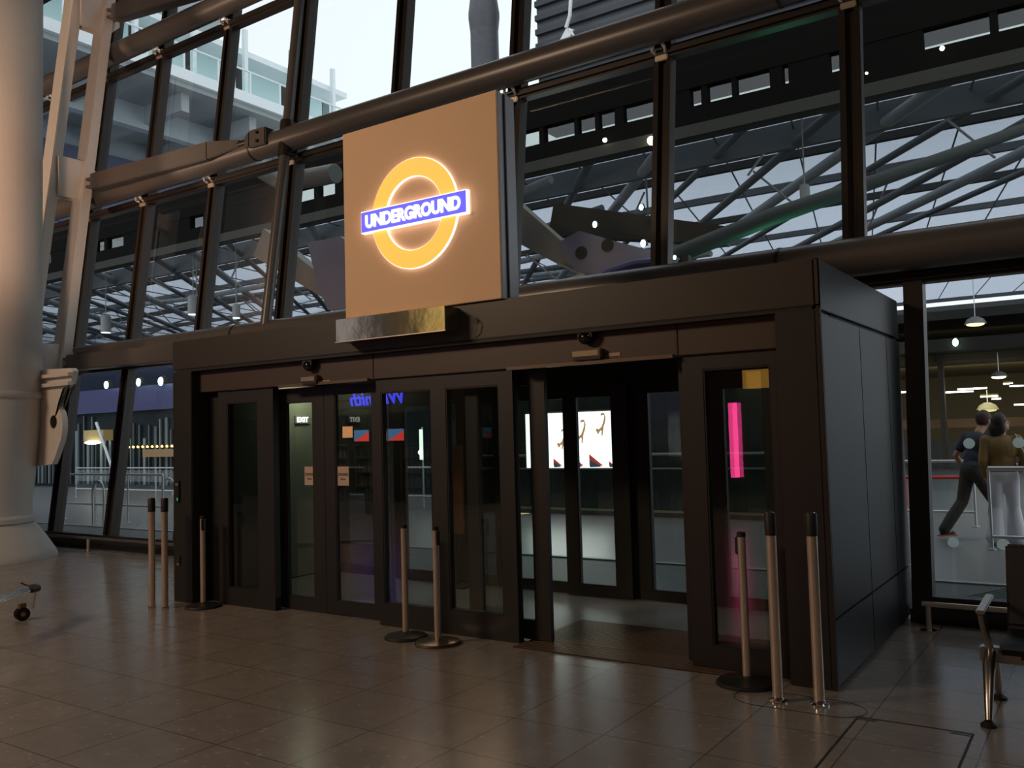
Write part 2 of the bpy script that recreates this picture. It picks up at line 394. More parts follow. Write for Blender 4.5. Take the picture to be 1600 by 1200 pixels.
gp = [(-5.3, 1.32, 2.70), (-4.10, 1.32, 2.66), (-4.15, 1.32, 2.45), (-4.38, 1.32, 2.38), (-4.52, 1.32, 2.15), (-4.42, 1.32, 2.05), (-4.37, 1.32, 1.92), (-4.40, 1.32, 1.70), (-4.64, 1.32, 1.32), (-5.3, 1.32, 1.28)]
o_ = plate_loop(gp, 48)
hc = Vector((-4.62, 1.32, 1.92))
inn = []
for p in o_:
    d = (p-hc); d.y = 0; inn.append(hc+d.normalized()*.095)
gus = MB().ringplate([p-Vector((0, .04, 0)) for p in o_], [p-Vector((0, .04, 0)) for p in inn], (0, .08, 0)).build('gusset_plate', whitep, t)
MB().tube(hc-Vector((0, .03, 0)), hc+Vector((0, .03, 0)), .094, seg=24).build('dark_hole_disc', black, gus)
MB().box(-4.8, -4.10, 1.20, 1.27, 2.42, 2.47).box(-4.8, -4.10, 1.20, 1.27, 2.55, 2.60).build('lug', whitep, gus)

# ================================================================ entrance box
BW, BD, BH = 6.42, 2.42, 2.60
v = thing('entrance_box', 'dark bronze entrance lobby box with double sliding door bays below the square sign', 'entrance lobby', (BW/2, BD/2, 0))
MB().box(0, BW-.032, 0, .12, 2.31, BH).box(BW-.033, BW, 0, .012, 2.31, BH).build('fascia', bronze, v, .006)
MB().box(.05, BW-.05, .012, .10, 2.285, 2.31).build('shadow_groove', black, v)
for x0, x1 in ((0, .30), (6.14, BW-.032)):
    MB().box(x0, x1, 0, .34, 0, 2.285).build('corner_pier', dark, v, .006)
MB().box(BW-.032, BW, .0, .012, 0, 2.29).build('edge_trim', dark, v)
# right side cladding in panels with open joints
ys_ = [.012, 1.005, 1.90, BD]; zz = [.02, .415, 2.262, BH-.004]
for i in range(3):
    for j in range(3):
        if j == 2:
            if i: continue
            MB().box(BW-.03, BW, ys_[0], BD, 2.285, BH-.004).build('side_panel', side, v, .003)
        else: MB().box(BW-.03, BW, ys_[i]+.006, ys_[i+1]-.006, zz[j]+.006, zz[j+1]-.006).build('side_panel', side, v, .003)
MB().box(BW-.10, BW-.03, .34, BD, 0, 2.30).build('side_backing', black, v)
MB().box(0, .06, .34, BD, 0, BH-.01).build('side_wall', side, v)
MB().box(.0, BW-.02, .12, BD, 2.50, BH-.01).build('roof', dark, v)
inceil = mat('lobby_ceiling', (.30, .28, .24), .6)
MB().box(.06, BW-.10, .20, BD, 2.24, 2.30).build('lobby_ceiling', inceil, v)
# transom band over the doors
MB().box(.30, 6.14, .09, .17, 2.075, 2.285).build('transom', mat('transom_brown', (.070, .050, .038), .45, .2, noise=.2, nscale=1.2), v, .003)
MB().box(.30, 6.14, .17, .24, 2.075, 2.24).build('door_track', black, v)
MB().box(2.66, 2.67, .085, .09, 2.08, 2.28).box(5.44, 5.45, .085, .09, 2.08, 2.28).build('joint_line', black, v)
pw = 2.66
for a, b in ((1.50, 2.62), (4.06, 5.42)):
    MB().box(a, b, .06, .09, 2.06, 2.085).build('drip_strip', mat('transom_edge', (.16, .11, .08), .4, .3), v)
def framed(name, x0, x1, y0, y1, z0, z1, sl, sr, top, bot, m, parent=None, glz='door_glass'):
    mb = MB()
    mb.box(x0, x0+sl, y0, y1, z0, z1).box(x1-sr, x1, y0, y1, z0, z1).box(x0+sl, x1-sr, y0, y1, z1-top, z1).box(x0+sl, x1-sr, y0, y1, z0, z0+bot)
    fr = mb.build(name, m, parent, .0)
    ym = (y0+y1)/2
    gk = MB(); e = .012
    gk.box(x0+sl, x0+sl+e, y0+.004, y1-.004, z0+bot, z1-top).box(x1-sr-e, x1-sr, y0+.004, y1-.004, z0+bot, z1-top)
    gk.box(x0+sl+e, x1-sr-e, y0+.004, y1-.004, z1-top-e, z1-top).box(x0+sl+e, x1-sr-e, y0+.004, y1-.004, z0+bot, z0+bot+e)
    gk.build('gasket', black, fr)
    MB().box(x0+sl+e, x1-sr-e, ym-.005, ym+.005, z0+bot+e, z1-top-e).build('glass_pane', glz, fr)
    return fr
# fixed side lights (parts of the box)
MB().box(.30, .56, .20, .26, 0, 2.075).build('blank_panel', black, v)
framed('side_light', .56, 1.36, .12, .19, .0, 2.075, .13, .22, .12, .16, dark, v, 'dark_tint_glass')
framed('side_light', 2.665, 3.345, .12, .19, .0, 2.075, .05, .08, .115, .18, dark, v)
framed('side_light', 3.345, 4.07, .12, .19, .0, 2.075, .07, .13, .115, .19, dark, v)
framed('side_light', 5.46, 6.14, .12, .19, .0, 2.075, .145, .08, .10, .15, dark, v)
# sliding leaves
d1 = struct(framed('door_1', 1.30, 1.905, .24, .285, .012, 2.06, .09, .145, .13, .11, dark))
d2 = struct(framed('door_2', 1.91, 2.70, .24, .285, .012, 2.06, .13, .20, .075, .11, dark))
d3 = struct(framed('door_3', 3.52, 4.28, .24, .285, .012, 2.06, .12, .13, .10, .13, dark))
d4 = struct(framed('door_4', 5.38, 6.10, .24, .285, .012, 2.06, .13, .13, .10, .13, dark))
# inner screen of the lobby
IY = 2.05
MB().box(.06, BW-.10, IY-.02, IY+.10, 2.02, 2.24).build('inner_header', dark, v)
for a, b, sl, sr, gz in ((.06, 1.02, .10, .10, 'dark_tint_glass'), (1.78, 2.08, .10, .05, 'door_glass'), (2.08, 2.62, .05, .10, 'dark_tint_glass'), (2.62, 3.47, .10, .07, 'door_glass')):
    framed('inner_side_light', a, b, IY, IY+.06, 0, 2.02, sl, sr, .10, .10, dark, v, gz)
framed('inner_side_light', 4.08, 4.90, IY, IY+.06, 0, 2.02, .19, .10, .085, .09, dark, v)
framed('inner_side_light', 4.90, 5.50, IY, IY+.06, 0, 2.02, .10, .10, .085, .09, dark, v)
framed('inner_side_light', 5.50, 6.32, IY, IY+.06, 0, 2.02, .10, .10, .085, .09, dark, v)
d5 = struct(framed('door_5', 3.40, 4.10, IY-.07, IY-.02, .01, 2.02, .14, .16, .10, .10, dark))
d6 = struct(framed('door_6', .98, 1.84, IY-.07, IY-.02, .01, 2.02, .36, .11, .10, .10, dark))
struct(MB().box(.06, BW-.10, .30, BD, .0, .006).build('trim_%d' % tn, mat('lobby_floor', (.24, .22, .19), .4, noise=.2, nscale=30))); tn += 1
# lamp in the lobby ceiling, far left
t = thing('recessed_lamp', 'small recessed lamp in the lobby ceiling at its left end', 'lamp', (.30, 1.55, 2.22))
MB().box(.20, .40, 1.3, 1.8, 2.225, 2.24).build('lamp_frame', steel, t)
MB().box(.22, .38, 1.32, 1.78, 2.218, 2.226).build('diffuser', emis('lobby_lamp', (.95, 1, .75), 3), t)
area('lobby_light', (.30, 1.55, 2.20), (.30, 1.55, 0), .16, 2.6, (.95, 1, .72), .45)
side_l = MB().box(.062, .075, .36, BD-.4, .02, 2.2).build('pale_lining', mat('pale_lobby_lining', (.30, .31, .24), .5), v)
t = thing('exit_sign', 'small glowing white exit sign on the pale lobby lining', 'sign', (.08, 1.2, 1.75))
MB().box(.078, .09, 1.54, 1.76, 1.76, 1.85).build('sign_body', mat('exit_grey', (.3, .3, .26), .5), t)
text_mesh('lettering', 'EXIT', emis('exit_white', (1, 1, .95), 2.5), t, (.094, 1.65, 1.805), .1, .17, .06, rot=(PI/2, 0, PI/2), depth=.002, bold=.002)

t = thing('reflection_panel', 'narrow red brown panel standing in for a reflection behind the middle doors', 'board', (2.12, 1.85, 0))  # solid panel stands in for a red brown reflection
MB().box(2.02, 2.25, 1.84, 1.865, .55, 1.47).build('panel_face', mat('panel_red_brown', (.20, .075, .03), .6), t)
MB().box(2.10, 2.16, 1.83, 1.875, .03, .56).build('stem', black, t)
MB().box(1.98, 2.30, 1.74, 1.96, .006, .03).build('foot_plate', black, t)
t = thing('hanging_exit_sign', 'tiny lit two line exit sign behind the glass right of the middle doors', 'sign', (1.97, 1.98, 1.74))
MB().box(1.88, 2.05, 1.97, 1.99, 1.735, 1.885).build('sign_body', black, t)
MB().tube((1.965, 1.98, 1.885), (1.965, 1.98, 2.24), .006, seg=6).build('rod', black, t)
text_mesh('lettering', 'Emerg.', emis('exit_white2', (1, 1, .9), 1.2), t, (1.965, 1.967, 1.845), .05, .13, .045, depth=.001)
text_mesh('lettering', 'Exit', 'exit_white2', t, (1.97, 1.967, 1.77), .05, .10, .05, depth=.001)
# entrance mat with metal bars
t = thing('entrance_mat', 'ribbed brown entrance mat with metal bars in the open doorway', 'mat', (4.9, .5, 0))
MB().box(4.09, 5.80, .0, 1.05, .0, .006).build('mat_base', mat('mat_brown', (.035, .026, .022), .9), t)
mb = MB()
for k in range(26): mb.box(4.10, 5.79, .010+k*.040, .022+k*.040, .006, .010)
mb.build('mat_bar', mat('mat_bar', (.32, .22, .14), .4, .8), t)

# sensors, domes, stickers over the doors
def sensor(x, y, z, lab, w_):
    t = thing('door_sensor', lab, 'sensor', (x, y, z), 'door sensors over the sliding doors')
    MB().box(x-w_/2, x+w_/2, y-.055, y, z-.032, z+.032).build('housing', mat('sensor_bronze', (.10, .075, .055), .4, .3), t, .008)
    MB().box(x-w_/2+.01, x+w_/2-.02, y-.060, y-.055, z-.018, z+.02).build('front_lens', mat('sensor_face', (.42, .32, .22), .3, .4), t)
    MB().box(x-w_/2+.01, x+w_/2-.01, y-.045, y-.01, z-.045, z-.032).build('lower_lip', black, t)
sensor(1.93, .09, 2.115, 'small bronze door sensor over the closed sliding doors', .20)
sensor(4.77, .09, 2.135, 'bronze door sensor over the open doorway on the right', .24)
for x, z, lab in ((1.93, 2.235, 'black half dome camera above the closed sliding doors'), (4.77, 2.25, 'black half dome camera above the open doorway')):
    t = thing('dome_camera', lab, 'camera', (x, .05, z), 'half dome cameras on the transom')
    MB().ball((x, .05, z), .062, (1, .8, .8), 20).build('dome', mat('dome_black', (.008, .008, .008), .12), t)
    MB().box(x-.06, x+.06, .02, .09, z-.0, z+.045).build('mount', black, t)
for x, z, lab in ((2.10, 2.085, 'tiny pale sticker right of the sensor over the closed doors'), (4.97, 2.118, 'tiny pale sticker right of the sensor over the open doorway')):
    tag(MB().box(x-.045, x+.045, .086, .089, z-.012, z+.012).build('warning_sticker', mat('sticker_tan', (.48, .34, .24), .6)), lab, 'sticker', 'stickers on the transom')
notm = mat('notice_paper', (.60, .46, .37), .7)
for x, lab in ((1.700, 'pale square door notice on the left sliding leaf'), (2.128, 'pale square door notice on the right sliding leaf')):
    t = thing('door_notice', lab, 'notice', (x, .25, 1.16), 'automatic door notices')
    MB().box(x-.068, x+.068, .250, .254, 1.155, 1.325).build('paper', notm, t)
    MB().box(x-.066, x+.066, .2485, .2502, 1.243, 1.249).build('rule', mat('notice_ink', (.05, .03, .03), .7), t)
    text_mesh('lettering', 'Automatic', 'notice_ink', t, (x, .249, 1.262), .03, .12, .020, depth=.001)
    text_mesh('lettering', 'Door', 'notice_ink', t, (x, .249, 1.215), .03, .062, .022, depth=.001)
# card reader and key switch on the left pier
t = thing('access_panel', 'small dark access panel with green light on the left pier', 'panel', (.10, 0, 1.0))
MB().box(.055, .115, -.018, 0, .985, 1.20).build('housing', black, t)
MB().box(.065, .105, -.021, -.018, 1.15, 1.175).build('indicator', mat('amber_window', (.3, .18, .08), .5), t)
MB().box(.085, .097, -.021, -.018, 1.00, 1.03).build('green_light', emis('green_led', (.05, .5, .12), .5), t)
t = thing('key_switch', 'small key switch with orange label low on the left pier', 'switch', (.10, 0, .36))
MB().box(.055, .115, -.014, 0, .36, .45).build('housing', mat('switch_grey', (.03, .03, .03), .4), t)
MB().box(.07, .11, -.016, -.014, .36, .38).build('orange_label', mat('switch_orange', (.35, .14, .04), .5), t)

# ================================================================ illuminated sign
SX0, SX1, SZ0, SZ1, SY = 2.47, 4.095, 2.60, 4.205, -.03
t = thing('square_sign', 'square cream sign cabinet with glowing orange and blue roundel above the entrance', 'sign', ((SX0+SX1)/2, .08, SZ0))
MB().box(SX0, SX1, SY, SY+.02, SZ0, SZ1).build('front_panel', mat('sign_cream', (.93, .62, .37), .6, noise=.03, nscale=40), t, .003)
MB().box(SX0+.004, SX1+.0, SY+.02, .215, SZ0, SZ1-.004).build('cabinet', mat('cabinet_grey', (.40, .40, .43), .4, .3), t, .003)
MB().box(SX1, SX1+.012, .06, .075, SZ0, SZ1-.01).build('side_seam', dark, t)
RC = Vector((3.268, SY, 3.382))
halo = mat('sign_white_edge', (1, .9, .85), .5, 0, (1, .80, .75), 1.7)
ro, ri, th = .452, .300, .022
def ring(r1, r2_, y0, y1, nm, m, par, seg=96):
    o = [(RC.x+r1*math.cos(2*PI*k/seg), y1, RC.z+r1*math.sin(2*PI*k/seg)) for k in range(seg)]
    i = [(RC.x+r2_*math.cos(2*PI*k/seg), y1, RC.z+r2_*math.sin(2*PI*k/seg)) for k in range(seg)]
    return MB().ringplate(o, i, (0, y0-y1, 0)).build(nm, m, par)
rg = ring(ro, ri, SY-th, SY-.001, 'white_ring_body', halo, t)
ring(ro-.004, ri+.004, SY-th-.004, SY-th, 'orange_ring', mat('sign_orange', (1, .5, .1), .5, 0, (1.0, .40, .055), 1.08), rg)
bw, bh = .555, .0925
bar = MB().box(RC.x-bw, RC.x+bw, SY-th-.022, SY-.002, RC.z-bh, RC.z+bh).build('white_bar_body', halo, t)
MB().box(RC.x-bw+.005, RC.x+bw-.005, SY-th-.026, SY-th-.022, RC.z-bh+.008, RC.z+bh-.008).build('blue_bar', mat('sign_blue', (.1, .12, .9), .5, 0, (.085, .085, .82), 1.0), bar)
text_mesh('lettering', 'UNDERGROUND', emis('sign_letters', (1, 1, 1), 1.6), bar, (RC.x, SY-th-.029, RC.z), .14, 1.0, .112, depth=.003, bold=.006)
# stainless box under the sign
t = thing('steel_light_box', 'polished stainless box fixed to the fascia under the square sign', 'box', (3.1, -.08, 2.36))
MB().box(2.49, 3.66, -.17, 0, 2.385, 2.575).build('box_body', mat('rippled_steel', (.62, .55, .44), .12, 1.0, noise=.1, nscale=2.2, bump=.5), t, .003)
MB().box(2.485, 3.665, -.175, -.165, 2.380, 2.387).build('bottom_lip', steel, t)
t = thing('loose_cable', 'thin loose cable hanging from a hole in the fascia right of the steel box', 'cable', (3.82, -.01, 2.33))
MB().tube((3.835, .004, 2.455), (3.835, -.004, 2.455), .026, seg=16).build('cable_hole', black, t)
MB().path([(3.835, -.004, 2.455), (3.855, -.03, 2.46), (3.862, -.035, 2.42), (3.85, -.03, 2.37), (3.81, -.02, 2.33)], .004, 8).build('cable', mat('cable_tan', (.25, .17, .1), .5), t)

# ================================================================ posts
def fixed_post(x, y, h, lab, flange):
    t = thing('steel_post', lab, 'post', (x, y, 0), 'fixed steel barrier posts')
    MB().lathe([(.03, 0), (.03, h-.13)], (x, y, 0), 32).build('pole', steel, t)
    MB().lathe([(.034, h-.13), (.034, h-.008), (.03, h)], (x, y, 0), 32).build('black_cap', rubber, t)
    MB().lathe([(.022, h), (.020, h+.004)], (x, y, 0), 24).build('cap_top', chrome, t)
    MB().lathe([(.055, 0), (.055, .008), (.036, .016), (.034, .03)] if flange else [(.036, 0), (.036, .015), (.031, .02)], (x, y, 0), 32).build('floor_flange', chrome, t)
fixed_post(.13, -.33, 1.05, 'left one of the two steel posts with black caps by the left pier', False)
fixed_post(.277, -.29, 1.05, 'right one of the two steel posts with black caps by the left pier', False)
fixed_post(6.172, -.35, 1.08, 'left one of the two steel posts with black caps by the right pier', True)
fixed_post(6.392, -.30, 1.08, 'right one of the two steel posts with black caps, by the box corner', True)
def stanchion(x, y, h, lab, basem, rb, ang):
    t = thing('barrier_stanchion', lab, 'stanchion', (x, y, 0), 'free standing belt stanchions')
    MB().lathe([(rb, 0), (rb, .008), (rb*.93, .022), (rb*.35, .036), (.035, .05)], (x, y, 0), 48).build('round_base', basem, t)
    MB().lathe([(.025, .04), (.025, h-.03)], (x, y, 0), 28).build('pole', steel, t)
    MB().lathe([(.027, h-.03), (.027, h-.004), (.022, h)], (x, y, 0), 28).build('cap', rubber, t)
    a = Vector((math.cos(ang), math.sin(ang), 0)); c = Vector((x, y, h-.085))
    MB().beam(c+a*.022-Vector((0, 0, .055)), c+a*.022+Vector((0, 0, .055)), .035, .03, a).build('belt_head', rubber, t, .006)
stanchion(.56, -.07, .87, 'short stanchion standing in front of the dark left side light', rubber, .17, -.6)
stanchion(3.165, -.13, .885, 'stanchion with black base, left one before the middle doors', rubber, .17, PI-.3)
stanchion(3.52, -.17, .885, 'stanchion with shiny steel base, right one before the middle doors', mat('worn_steel_base', (.30, .25, .20), .3, 1.0), .18, -.2)
stanchion(5.90, -.09, .93, 'stanchion with black base beside the right pier, strap head to its left', rubber, .19, PI)

# low bump rails along the glass wall
for x0, x1, legs, lab in ((-13.5, -2.2, (-11, -7.9, -4.8), 'low steel bump rail along the glass wall at the left'), (6.58, 12.5, (6.62, 8.6, 10.6), 'low steel bump rail along the glass wall at the right')):
    t = thing('bump_rail', lab, 'rail', ((x0+x1)/2, 1.9, 0), 'low bump rails')
    MB().tube((x0, 1.9, .20), (x1, 1.9, .20), .02).build('rail_bar', tubem if x0 < 0 else steel, t)
    for x in legs:
        MB().tube((x, 1.9, .01), (x, 1.9, .19), .02).build('leg', steel, t)
        MB().lathe([(.06, 0), (.06, .008), (.03, .012)], (x, 1.9, 0), 24).build('floor_flange', chrome, t)

# floor details: hatch frame and round cut lines near the right pier
hm = mat('dark_joint', (.02, .018, .016), .5)
t = thing('floor_hatch', 'tiled floor hatch outlined by a dark frame in front of the seat', 'hatch', (6.9, -.75, 0))
mb = MB(); X0, X1, Y0, Y1 = 6.625, 7.18, -1.5, -.41
mb.box(X0-.006, X0+.006, Y0, Y1, 0, .0015).box(X1-.006, X1+.006, Y0, Y1, 0, .0015).box(X0, X1, Y1-.006, Y1+.006, 0, .0016).box(X0, X1, Y0-.006, Y0+.006, 0, .0016)
mb.build('frame_line', hm, t)
MB().box(X0+.01, X0+.10, Y1-.045, Y1-.01, 0, .0018).box(X1-.10, X1-.01, Y1-.045, Y1-.01, 0, .0018).build('lifting_plate', mat('plate_grey', (.12, .13, .12), .4, .5), t)
t = thing('floor_access_cover', 'round cornered cut line in the floor around the two right posts', 'cover', (6.3, -.33, 0))
P = []
for k in range(40):
    a = 2*PI*k/40; P.append(Vector((6.28+(.20 if math.cos(a) > 0 else -.20)+.17*math.cos(a), -.33+.15*math.sin(a), .001)))
MB().path(P, .002, 6, True).build('cut_line', hm, t)

# ================================================================ seat at the right edge
leather = mat('black_leather', (.010, .010, .011), .42, bump=.25, nscale=160)
alu = mat('cast_aluminium', (.55, .50, .45), .3, 1.0)
t = thing('beam_seat', 'black padded seat bench on polished metal legs at the right edge', 'seat', (7.9, 0, 0))
for k in range(3):
    x = 7.30+k*.56
    P = [(x, y, z) for y, z in ((-.26, .375), (-.27, .40), (-.20, .425), (.16, .395), (.24, .42), (.26, .45), (.27, .40), (.20, .355), (-.2, .365))]
    MB().prism(P, (.50, 0, 0)).build('seat_pad', leather, t, .012)
    P = [(x, y, z) for y, z in ((.235, .43), (.25, .40), (.29, .41), (.40, .84), (.385, .87), (.35, .86))]
    MB().prism(P, (.50, 0, 0)).build('backrest', leather, t, .012)
    MB().box(x+.08, x+.42, -.03, .12, .305, .365).build('seat_bracket', black, t)
MB().box(7.18, 9.0, .0, .07, .27, .35).build('cross_beam', alu, t, .006)
for x in (7.235, 8.36):
    fl = MB().path([(x, -.02, .33), (x, -.10, .28), (x, -.20, .12), (x, -.245, .03)], [.03, .032, .022, .017], 12).build('leg', alu, t)
    MB().lathe([(.04, 0), (.04, .012), (.018, .03)], (x, -.25, 0), 20).build('foot_glide', rubber, fl)
    bl = MB().path([(x, .06, .33), (x, .14, .27), (x, .24, .12), (x, .285, .03)], [.03, .03, .022, .017], 12).build('leg', alu, t)
    MB().lathe([(.04, 0), (.04, .012), (.018, .03)], (x, .29, 0), 20).build('foot_glide', rubber, bl)
    MB().path([(x, .0, .33), (x-.01, -.07, .42), (x-.015, -.16, .53), (x-.015, -.185, .565)], [.020, .020, .02, .02], 10).build('armrest_support', alu, t)
    MB().beam((x-.015, -.22, .575), (x-.015, .24, .585), .045, .022).build('armrest', alu, t, .006)

# ================================================================ luggage trolley at the left edge
t = thing('luggage_trolley', 'luggage trolley corner with black bumper and castor at the left edge', 'trolley', (-.25, -1.6, 0))
c = Vector((-.10, -1.31, .325)); d = Vector((.33, -.43, 0)).normalized(); sdir = Vector((-.97, .23, 0)).normalized()
for k in range(4):
    o_ = sdir*.07*k; MB().tube(c+o_+d*.05-Vector((0, 0, .0)), c+o_+d*.85, .009, seg=10).build('deck_rail', chrome, t)
MB().path([c+d*.10, c-d*.015, c+sdir*.08-d*.02, c+sdir*.16+d*.03], [.022, .03, .03, .022], 14).build('bumper', rubber, t)
MB().tube(c+sdir*.10+d*.02, c+sdir*.46+d*.02, .012).build('front_bar', chrome, t)
MB().path([c+d*.02, c+sdir*.08+d*.03-Vector((0, 0, .18))], .010, 10).build('castor_strut', chrome, t)
w0 = Vector((-.47, -1.25, .0))
MB().beam(w0+Vector((0, 0, .10)), w0+Vector((0, 0, .155)), .05, .06).build('castor_fork', mat('fork_grey', (.3, .2, .13), .4, .6), t, .005)
for s in (-.03, .03):
    cc = w0+sdir*s*1.0+Vector((0, 0, .06)); MB().path([cc-sdir*.011, cc+sdir*.011], .06, 24).build('castor_wheel', rubber, t)
MB().tube(w0-sdir*.045+Vector((0, 0, .06)), w0+sdir*.045+Vector((0, 0, .06)), .02, seg=14).build('wheel_hub', mat('hub_orange', (.5, .2, .08), .4), t)
for b in (c+d*.9, ):
    cc = Vector((b.x, b.y, .06)); MB().path([cc-sdir*.011, cc+sdir*.011], .06, 24).build('castor_wheel', rubber, t)
    MB().tube(cc+Vector((0, 0, .05)), b+Vector((0, 0, .04)), .012).build('castor_strut', chrome, t)

# ================================================================ outdoors: ground
struct(MB().box(-95, 30, 4.35, 75, -.25, -.02).build('plaza_ground', mat('pale_paving', (.15, .15, .15), .35, noise=.12, nscale=1.5)), None, None)
struct(MB().box(-40, 30, 2.45, 4.30, -.25, -.03).build('drain_strip', mat('dark_gravel', (.045, .06, .058), .6, noise=.6, nscale=40)), None, None)
struct(MB().box(-40, 30, 4.30, 4.38, -.2, -.012).build('kerb_strip', mat('pale_kerb', (.28, .29, .29), .5)), None, None)
t = thing('floor_grating', 'dark diagonal bar grating outside the right window', 'grating', (8, 3.4, -.03))
mb = MB()
for k in range(60): mb.beam((6.2+k*.07, 2.5, -.02), (7.0+k*.07, 4.28, -.02), .012, .02, (1, 0, 0))
mb.build('grating_bars', mat('grate_metal', (.10, .13, .12), .4, .6), t)

# ---- balustrades
def balustrade(x0, x1, y, zt, zb, n, lab, r_=.022, gl=True, br=.02):
    t = thing('balustrade', lab, 'railing', ((x0+x1)/2, y, -.02), 'outdoor steel balustrades')
    MB().tube((x0, y, zt), (x1, y, zt), r_).build('top_rail', rail, t)
    MB().tube((x0, y, zb), (x1, y, zb), br).build('lower_rail', rail, t)
    for k in range(n):
        x = x0+(x1-x0)*k/(n-1); p = MB().tube((x, y, -.02), (x, y, zt), .018).build('post', rail, t)
        MB().lathe([(.05, -.02), (.05, -.01), (.02, 0)], (x, y, 0), 16).build('foot_flange', rail, p)
    if gl: MB().box(x0+.05, x1-.05, y-.006, y+.006, zb+.05, zt-.06).build('glass_infill', 'balustrade_glass', t)
balustrade(-11.2, -7.65, 5.1, .95, .32, 4, 'bright steel railing outside the left windows, near the glass', .022, False)
balustrade(-18.5, -2.2, 9.5, .88, .25, 9, 'long steel railing far across the pavement, left half', .02)
balustrade(3.6, 6.1, 9.5, .97, .20, 3, 'short steel railing behind the two walking people')
balustrade(6.56, 10.5, 6.95, .98, .14, 4, 'steel railing in front of the woman in white trousers', .028, False, .022)
for x, y in ((-8.9, 4.5), (-8.05, 5.5)):
    t = thing('hoop_stand', 'curved steel hoop stand outside the %s left window' % ('first' if x < -8.5 else 'second'), 'hoop', (x, y, -.02), 'steel hoops outside the left windows')
    P = [(x-.18, y, -.02), (x-.20, y, .5)]+[(x-.20*math.cos(a), y, .62+.24*math.sin(a)) for a in [PI*k/8 for k in range(9)]]+[(x+.20, y, .5), (x+.18, y, -.02)]
    MB().path(P, .022, 10).build('hoop', rail, t)

# ---- low screen wall with the backlit poster
t = thing('screen_wall', 'dark green glass screen wall behind the open doorway', 'wall', (1.0, 9.6, 0))
MB().box(-3.2, 3.4, 9.42, 9.60, -.02, .06).build('plinth', mat('plinth_grey', (.10, .11, .11), .5), t)
MB().box(-3.2, 3.4, 9.45, 9.55, .09, 2.5).build('panel', mat('dark_green_glass', (.035, .055, .05), .2, .2, noise=.5, nscale=2.5), t)
MB().box(-3.2, 3.4, 9.38, 9.46, .06, .10).build('ledge', mat('ledge_olive', (.30, .32, .20), .4, .4), t)
MB().tube((-3.2, 9.40, 1.12), (3.4, 9.40, 1.12), .03).tube((-3.2, 9.41, .86), (3.4, 9.41, .86), .02).build('rail', mat('screen_rail', (.25, .30, .30), .35, .6), t)
t = thing('diver_poster', 'bright white backlit poster with diving figures seen through the open doorway', 'poster', (-.54, 9.3, .87))
MB().box(-1.85, .12, 9.31, 9.36, .86, 1.98).build('light_box', mat('lightbox_frame', (.2, .22, .22), .4, .5), t)
pf = MB().box(-1.83, .10, 9.303, 9.31, .88, 1.95).build('lit_panel', emis('poster_white', (.93, 1, .93), 1.9), t)
def diver(cx, cz, s):
    mb = MB()
    P = [(0, .42), (.05, .46), (.10, .44), (.09, .36), (.05, .24), (.0, .14), (-.07, .09), (-.12, .05), (-.13, -.03), (-.09, -.04), (-.05, .02), (-.02, .05), (.01, .04), (.0, -.08), (.03, -.10), (.06, .06), (.07, .14), (.12, .26), (.14, .40), (.10, .50), (.04, .52), (-.01, .48)]
    mb.prism([(cx+a*s, 9.303, cz+b*s) for a, b in P], (0, -.003, 0)); mb.ball((cx-.12*s, 9.30, cz+.06*s), .045*s, (1, .1, 1))
    mb.build('diver_figure', mat('poster_skin', (.55, .33, .16), .5, 0, (.55, .33, .16), .7), pf)
diver(-.56, 1.42, .75); diver(-.12, 1.55, .72); diver(-1.0, 1.30, .65); diver(-1.55, 1.2, .55)
for x, s, in ((-.78, .26), (-.40, .30), (-1.6, .22), (.02, .12), (-1.2, .2)):
    MB().prism([(x, 9.302, .92), (x+s, 9.302, .92), (x, 9.302, .92+s*.75)], (0, -.003, 0)).build('red_stripe', mat('poster_red', (.6, .08, .06), .5, 0, (.6, .08, .06), .5), pf)
    MB().prism([(x+.01, 9.298, .89), (x+s*.9, 9.298, .90), (x+.02, 9.298, .92+s*.35)], (0, -.003, 0)).build('blue_stripe', mat('poster_navy', (.05, .09, .14), .5, 0, (.05, .08, .14), .5), pf)
area('poster_light', (-.9, 9.2, 1.4), (-.9, 5, .6), 1.7, 14, (.9, 1, .92), .9)

# ---- dark lower facade across the pavement, with blue band
t = thing('terminal_frontage', 'dark glazed frontage with blue band across the pavement', 'building', (-18, 13.4, 0))
MB().box(-40, -3.4, 13.3, 13.5, -.02, 2.75).build('dark_glazing', mat('dark_glazing', (.016, .024, .027), .6, noise=.6, nscale=1.5, spec=.1), t)
MB().box(-40, 0, 13.1, 13.6, 2.75, 3.62).build('blue_band', mat('blue_band', (.022, .025, .13), .5), t)
for k in range(70):
    x = -33+k*.30+random.uniform(-.08, .08); hh = random.uniform(1.6, 2.7)
    MB().box(x, x+random.choice((.04, .07, .14)), 13.22, 13.29, .1, hh).build('glazing_fin', mat('fin_grey%d' % (k % 3), ((.10, .14, .15), (.05, .08, .09), (.18, .23, .25))[k % 3], .4), t)
for x, y, z0, z1, dx in ((-15.5, 10.8, 0, 2.6, 1.6), (-18.2, 10.8, 0, 2.3, -1.4)):
    tag(MB().tube((x, y, z0), (x+dx, y, z1), .05).build('raking_strut', rail), 'thin raking steel strut outside the %s' % ('second window from the left' if dx > 0 else 'first window from the left'), 'strut')
